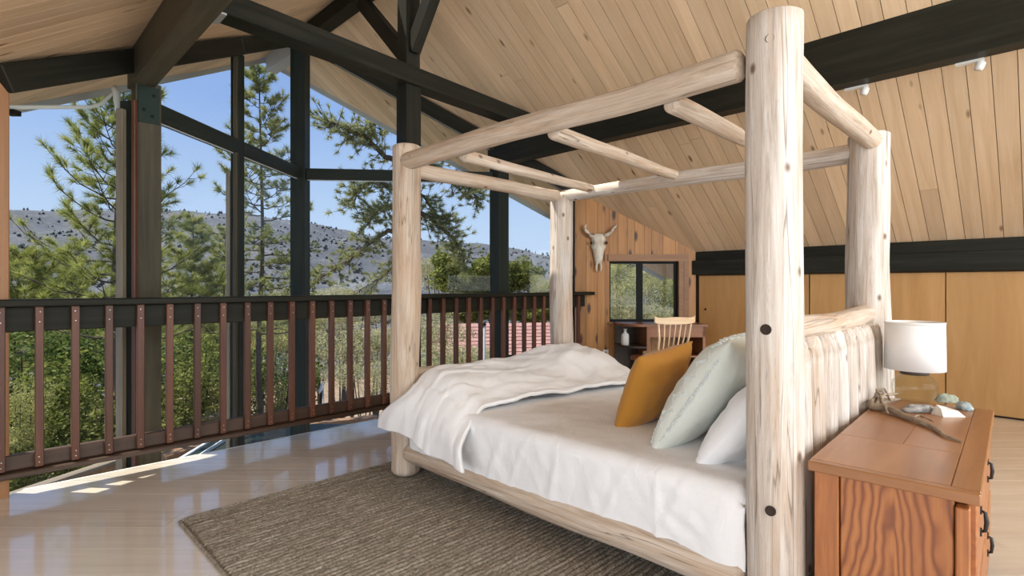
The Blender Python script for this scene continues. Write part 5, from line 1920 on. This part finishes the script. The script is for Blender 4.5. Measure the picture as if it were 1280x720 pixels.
gzh = ground_at(ra) - 0.4
v, f = box_vf(Lh - 0.4, 2 * run - 0.7, zrid - drop - gzh)
mobj('walls', v, f, M['bark_red'], hs, HM @ T(Lh / 2, 0, (zrid - drop + gzh) / 2))
v, f = box_vf(Lh, 0.04, 0.14)
mobj('eave_board', v, f, M['outframe'], hs, HM @ T(Lh / 2, -run - 0.06, zrid - drop - 0.04))
vp = pxd(605, 466, 15.0); vt = pxd(605, 407, 15.0)
vent = empty('vent_pipe', (vp.x, vp.y, vp.z))
tag(vent, 'grey metal flue pipe with dark cap in front of the red roof', 'pipe')
tube('pipe', [(vp.x, vp.y, ground_at(vp)), vt], 0.045, M['fascia'], vent, 12)
tube('cap', [vt, vt + Vector((0, 0, 0.10))], [0.065, 0.055], M['black'], vent, 12)

# ------------------------------------------------------------------ lower deck beyond the prow
adir = (P2 - P1).normalized(); bdir = (P3 - P2).normalized()
zD = -1.02
d0 = pxh(30, 614, zD); d1 = pxh(146, 575, zD)
dkr = empty('deck_handrail', (d0.x, d0.y, zD))
tag(dkr, 'weathered wooden handrail of the lower deck by the corner post', 'railing')
dd = (d1 - d0).normalized()
pa_ = d0 - dd * 1.2; pb_ = d1 + dd * 0.5
beam('cap_board', pa_, pb_, 0.14, 0.04, M['frame_lt'], dkr)
beam('side_board', pa_ + Vector((0, 0, -0.12)), pb_ + Vector((0, 0, -0.12)), 0.04, 0.18, M['bark_red'], dkr)
for u in (0.1, 0.5, 0.9):
    q = pa_.lerp(pb_, u)
    post('post', q, 0.09, -5.8, zD - 0.03, M['bark_red'], dkr, math.atan2(dd.y, dd.x))
# dark green metal roof of the lower entry
zG = -1.35
e0 = pxh(206, 588, zG); e1 = pxh(263, 553, zG)
ed = (e1 - e0); ed.z = 0; ed.normalize()
en = Vector((ed.y, -ed.x, 0))
s0_ = e0 - ed * 1.0
gr = empty('shed_roof', (s0_.x, s0_.y, zG))
tag(gr, 'flat dark green metal roof with pale edge flashing below the railing', 'roof')
GM = Matrix((ed, -en, Vector((0, 0, 1)))).transposed().to_4x4(); GM.translation = s0_
for k in range(5):
    v, f = box_vf(3.3, 0.54, 0.03)
    mobj('roof_panel', v, f, M['green'], gr, GM @ T(1.65, -0.27 - 0.545 * k, -0.015))
v, f = box_vf(3.3, 0.05, 0.07); mobj('edge_flashing', v, f, M['alu'], gr, GM @ T(1.65, 0.03, -0.01))
v, f = box_vf(3.3, 0.02, 0.05); mobj('edge_flashing', v, f, M['alu'], gr, GM @ T(1.65, -0.20, 0.026))
v, f = box_vf(3.1, 2.5, 0.25); mobj('rafters', v, f, M['bark_red'], gr, GM @ T(1.65, -1.3, -0.16))
for lx, ly in ((0.15, -0.15), (3.1, -0.15), (0.15, -2.5), (3.1, -2.5)):
    v, f = box_vf(0.1, 0.1, 4.6); mobj('leg', v, f, M['bark_red'], gr, GM @ T(lx, ly, -2.55))
# deck planks and beams
zK = -1.75
for (xa, ya, xb, yb, w, mat, lab) in ((200, 572, 247, 556, 0.30, 'bark_red', 'reddish timber plank beside the green roof edge'),
                                     (318, 556, 358, 548, 0.45, 'frame_lt', 'pale sunlit deck plank under the tip of the prow'),
                                     (388, 530, 472, 521, 0.22, 'bark_red', 'red brown deck beam under the right hand prow glazing'),
                                     (246, 522, 282, 518, 0.40, 'frame_lt', 'sunlit plank pile beyond the green roof')):
    a = pxh(xa, ya, zK); b = pxh(xb, yb, zK)
    o = empty('deck_plank', (a.x, a.y, zK))
    tag(o, lab, 'plank')
    beam('board', a, b, w, 0.06, M[mat], o)
    beam('joist', a + Vector((0, 0, -0.10)), b + Vector((0, 0, -0.10)), w * 0.5, 0.14, M['bark_red'], o)
    for u in (0.1, 0.9):
        q = a.lerp(b, u)
        post('post', q, 0.08, -7.2, zK - 0.17, M['bark_red'], o)

# satellite dish
sdp = pxd(402, 484, 13.0)
sdish = empty('satellite_dish', (sdp.x, sdp.y, ground_at(sdp)))
tag(sdish, 'small grey satellite dish on a pole among the bushes', 'dish')
face = (Vector((-0.9, 0.25, 0.35))).normalized()
DM = face.to_track_quat('Z', 'Y').to_matrix().to_4x4(); DM.translation = sdp
lathe('reflector', [(0.0, -0.03), (0.06, -0.026), (0.11, -0.014), (0.15, 0.004), (0.155, 0.006), (0.15, -0.002), (0.11, -0.022), (0.0, -0.04)], M['alu'], sdish, DM, 28)
tube('mast', [(sdp.x + 0.02, sdp.y - 0.03, ground_at(sdp)), (sdp.x + 0.02, sdp.y - 0.03, sdp.z - 0.02)], 0.02, M['fascia'], sdish, 8)
tube('feed_arm', [DM @ Vector((0, -0.13, 0.0)), DM @ Vector((0, -0.05, 0.16))], 0.008, M['fascia'], sdish, 6)

# white conduit pipe outside under the eave
def pl_(x, y_, d): return pxd(x, y_, d)
cpth = [pl_(12, 134, 3.25), pl_(40, 134, 3.4), pl_(80, 134, 3.6), pl_(112, 134, 3.8), pl_(126, 130, 3.9), pl_(136, 121, 3.97), pl_(143, 112, 4.03)]
cd = empty('conduit_pipe', cpth[0])
tag(cd, 'white conduit pipe bent up to the eave outside the window by the corner post', 'pipe')
tube('pipe', cpth, 0.013, M['white'], cd, 10)
box('end_bracket', pl_(16, 141, 3.27), (0.06, 0.05, 0.03), M['outframe'], cd, math.radians(-45))
tube('clip', [pl_(142, 108, 4.0), pl_(146, 118, 4.0), pl_(147, 135, 4.0), pl_(149, 147, 4.0)], [0.02, 0.026, 0.018, 0.006], M['white'], cd, 7)
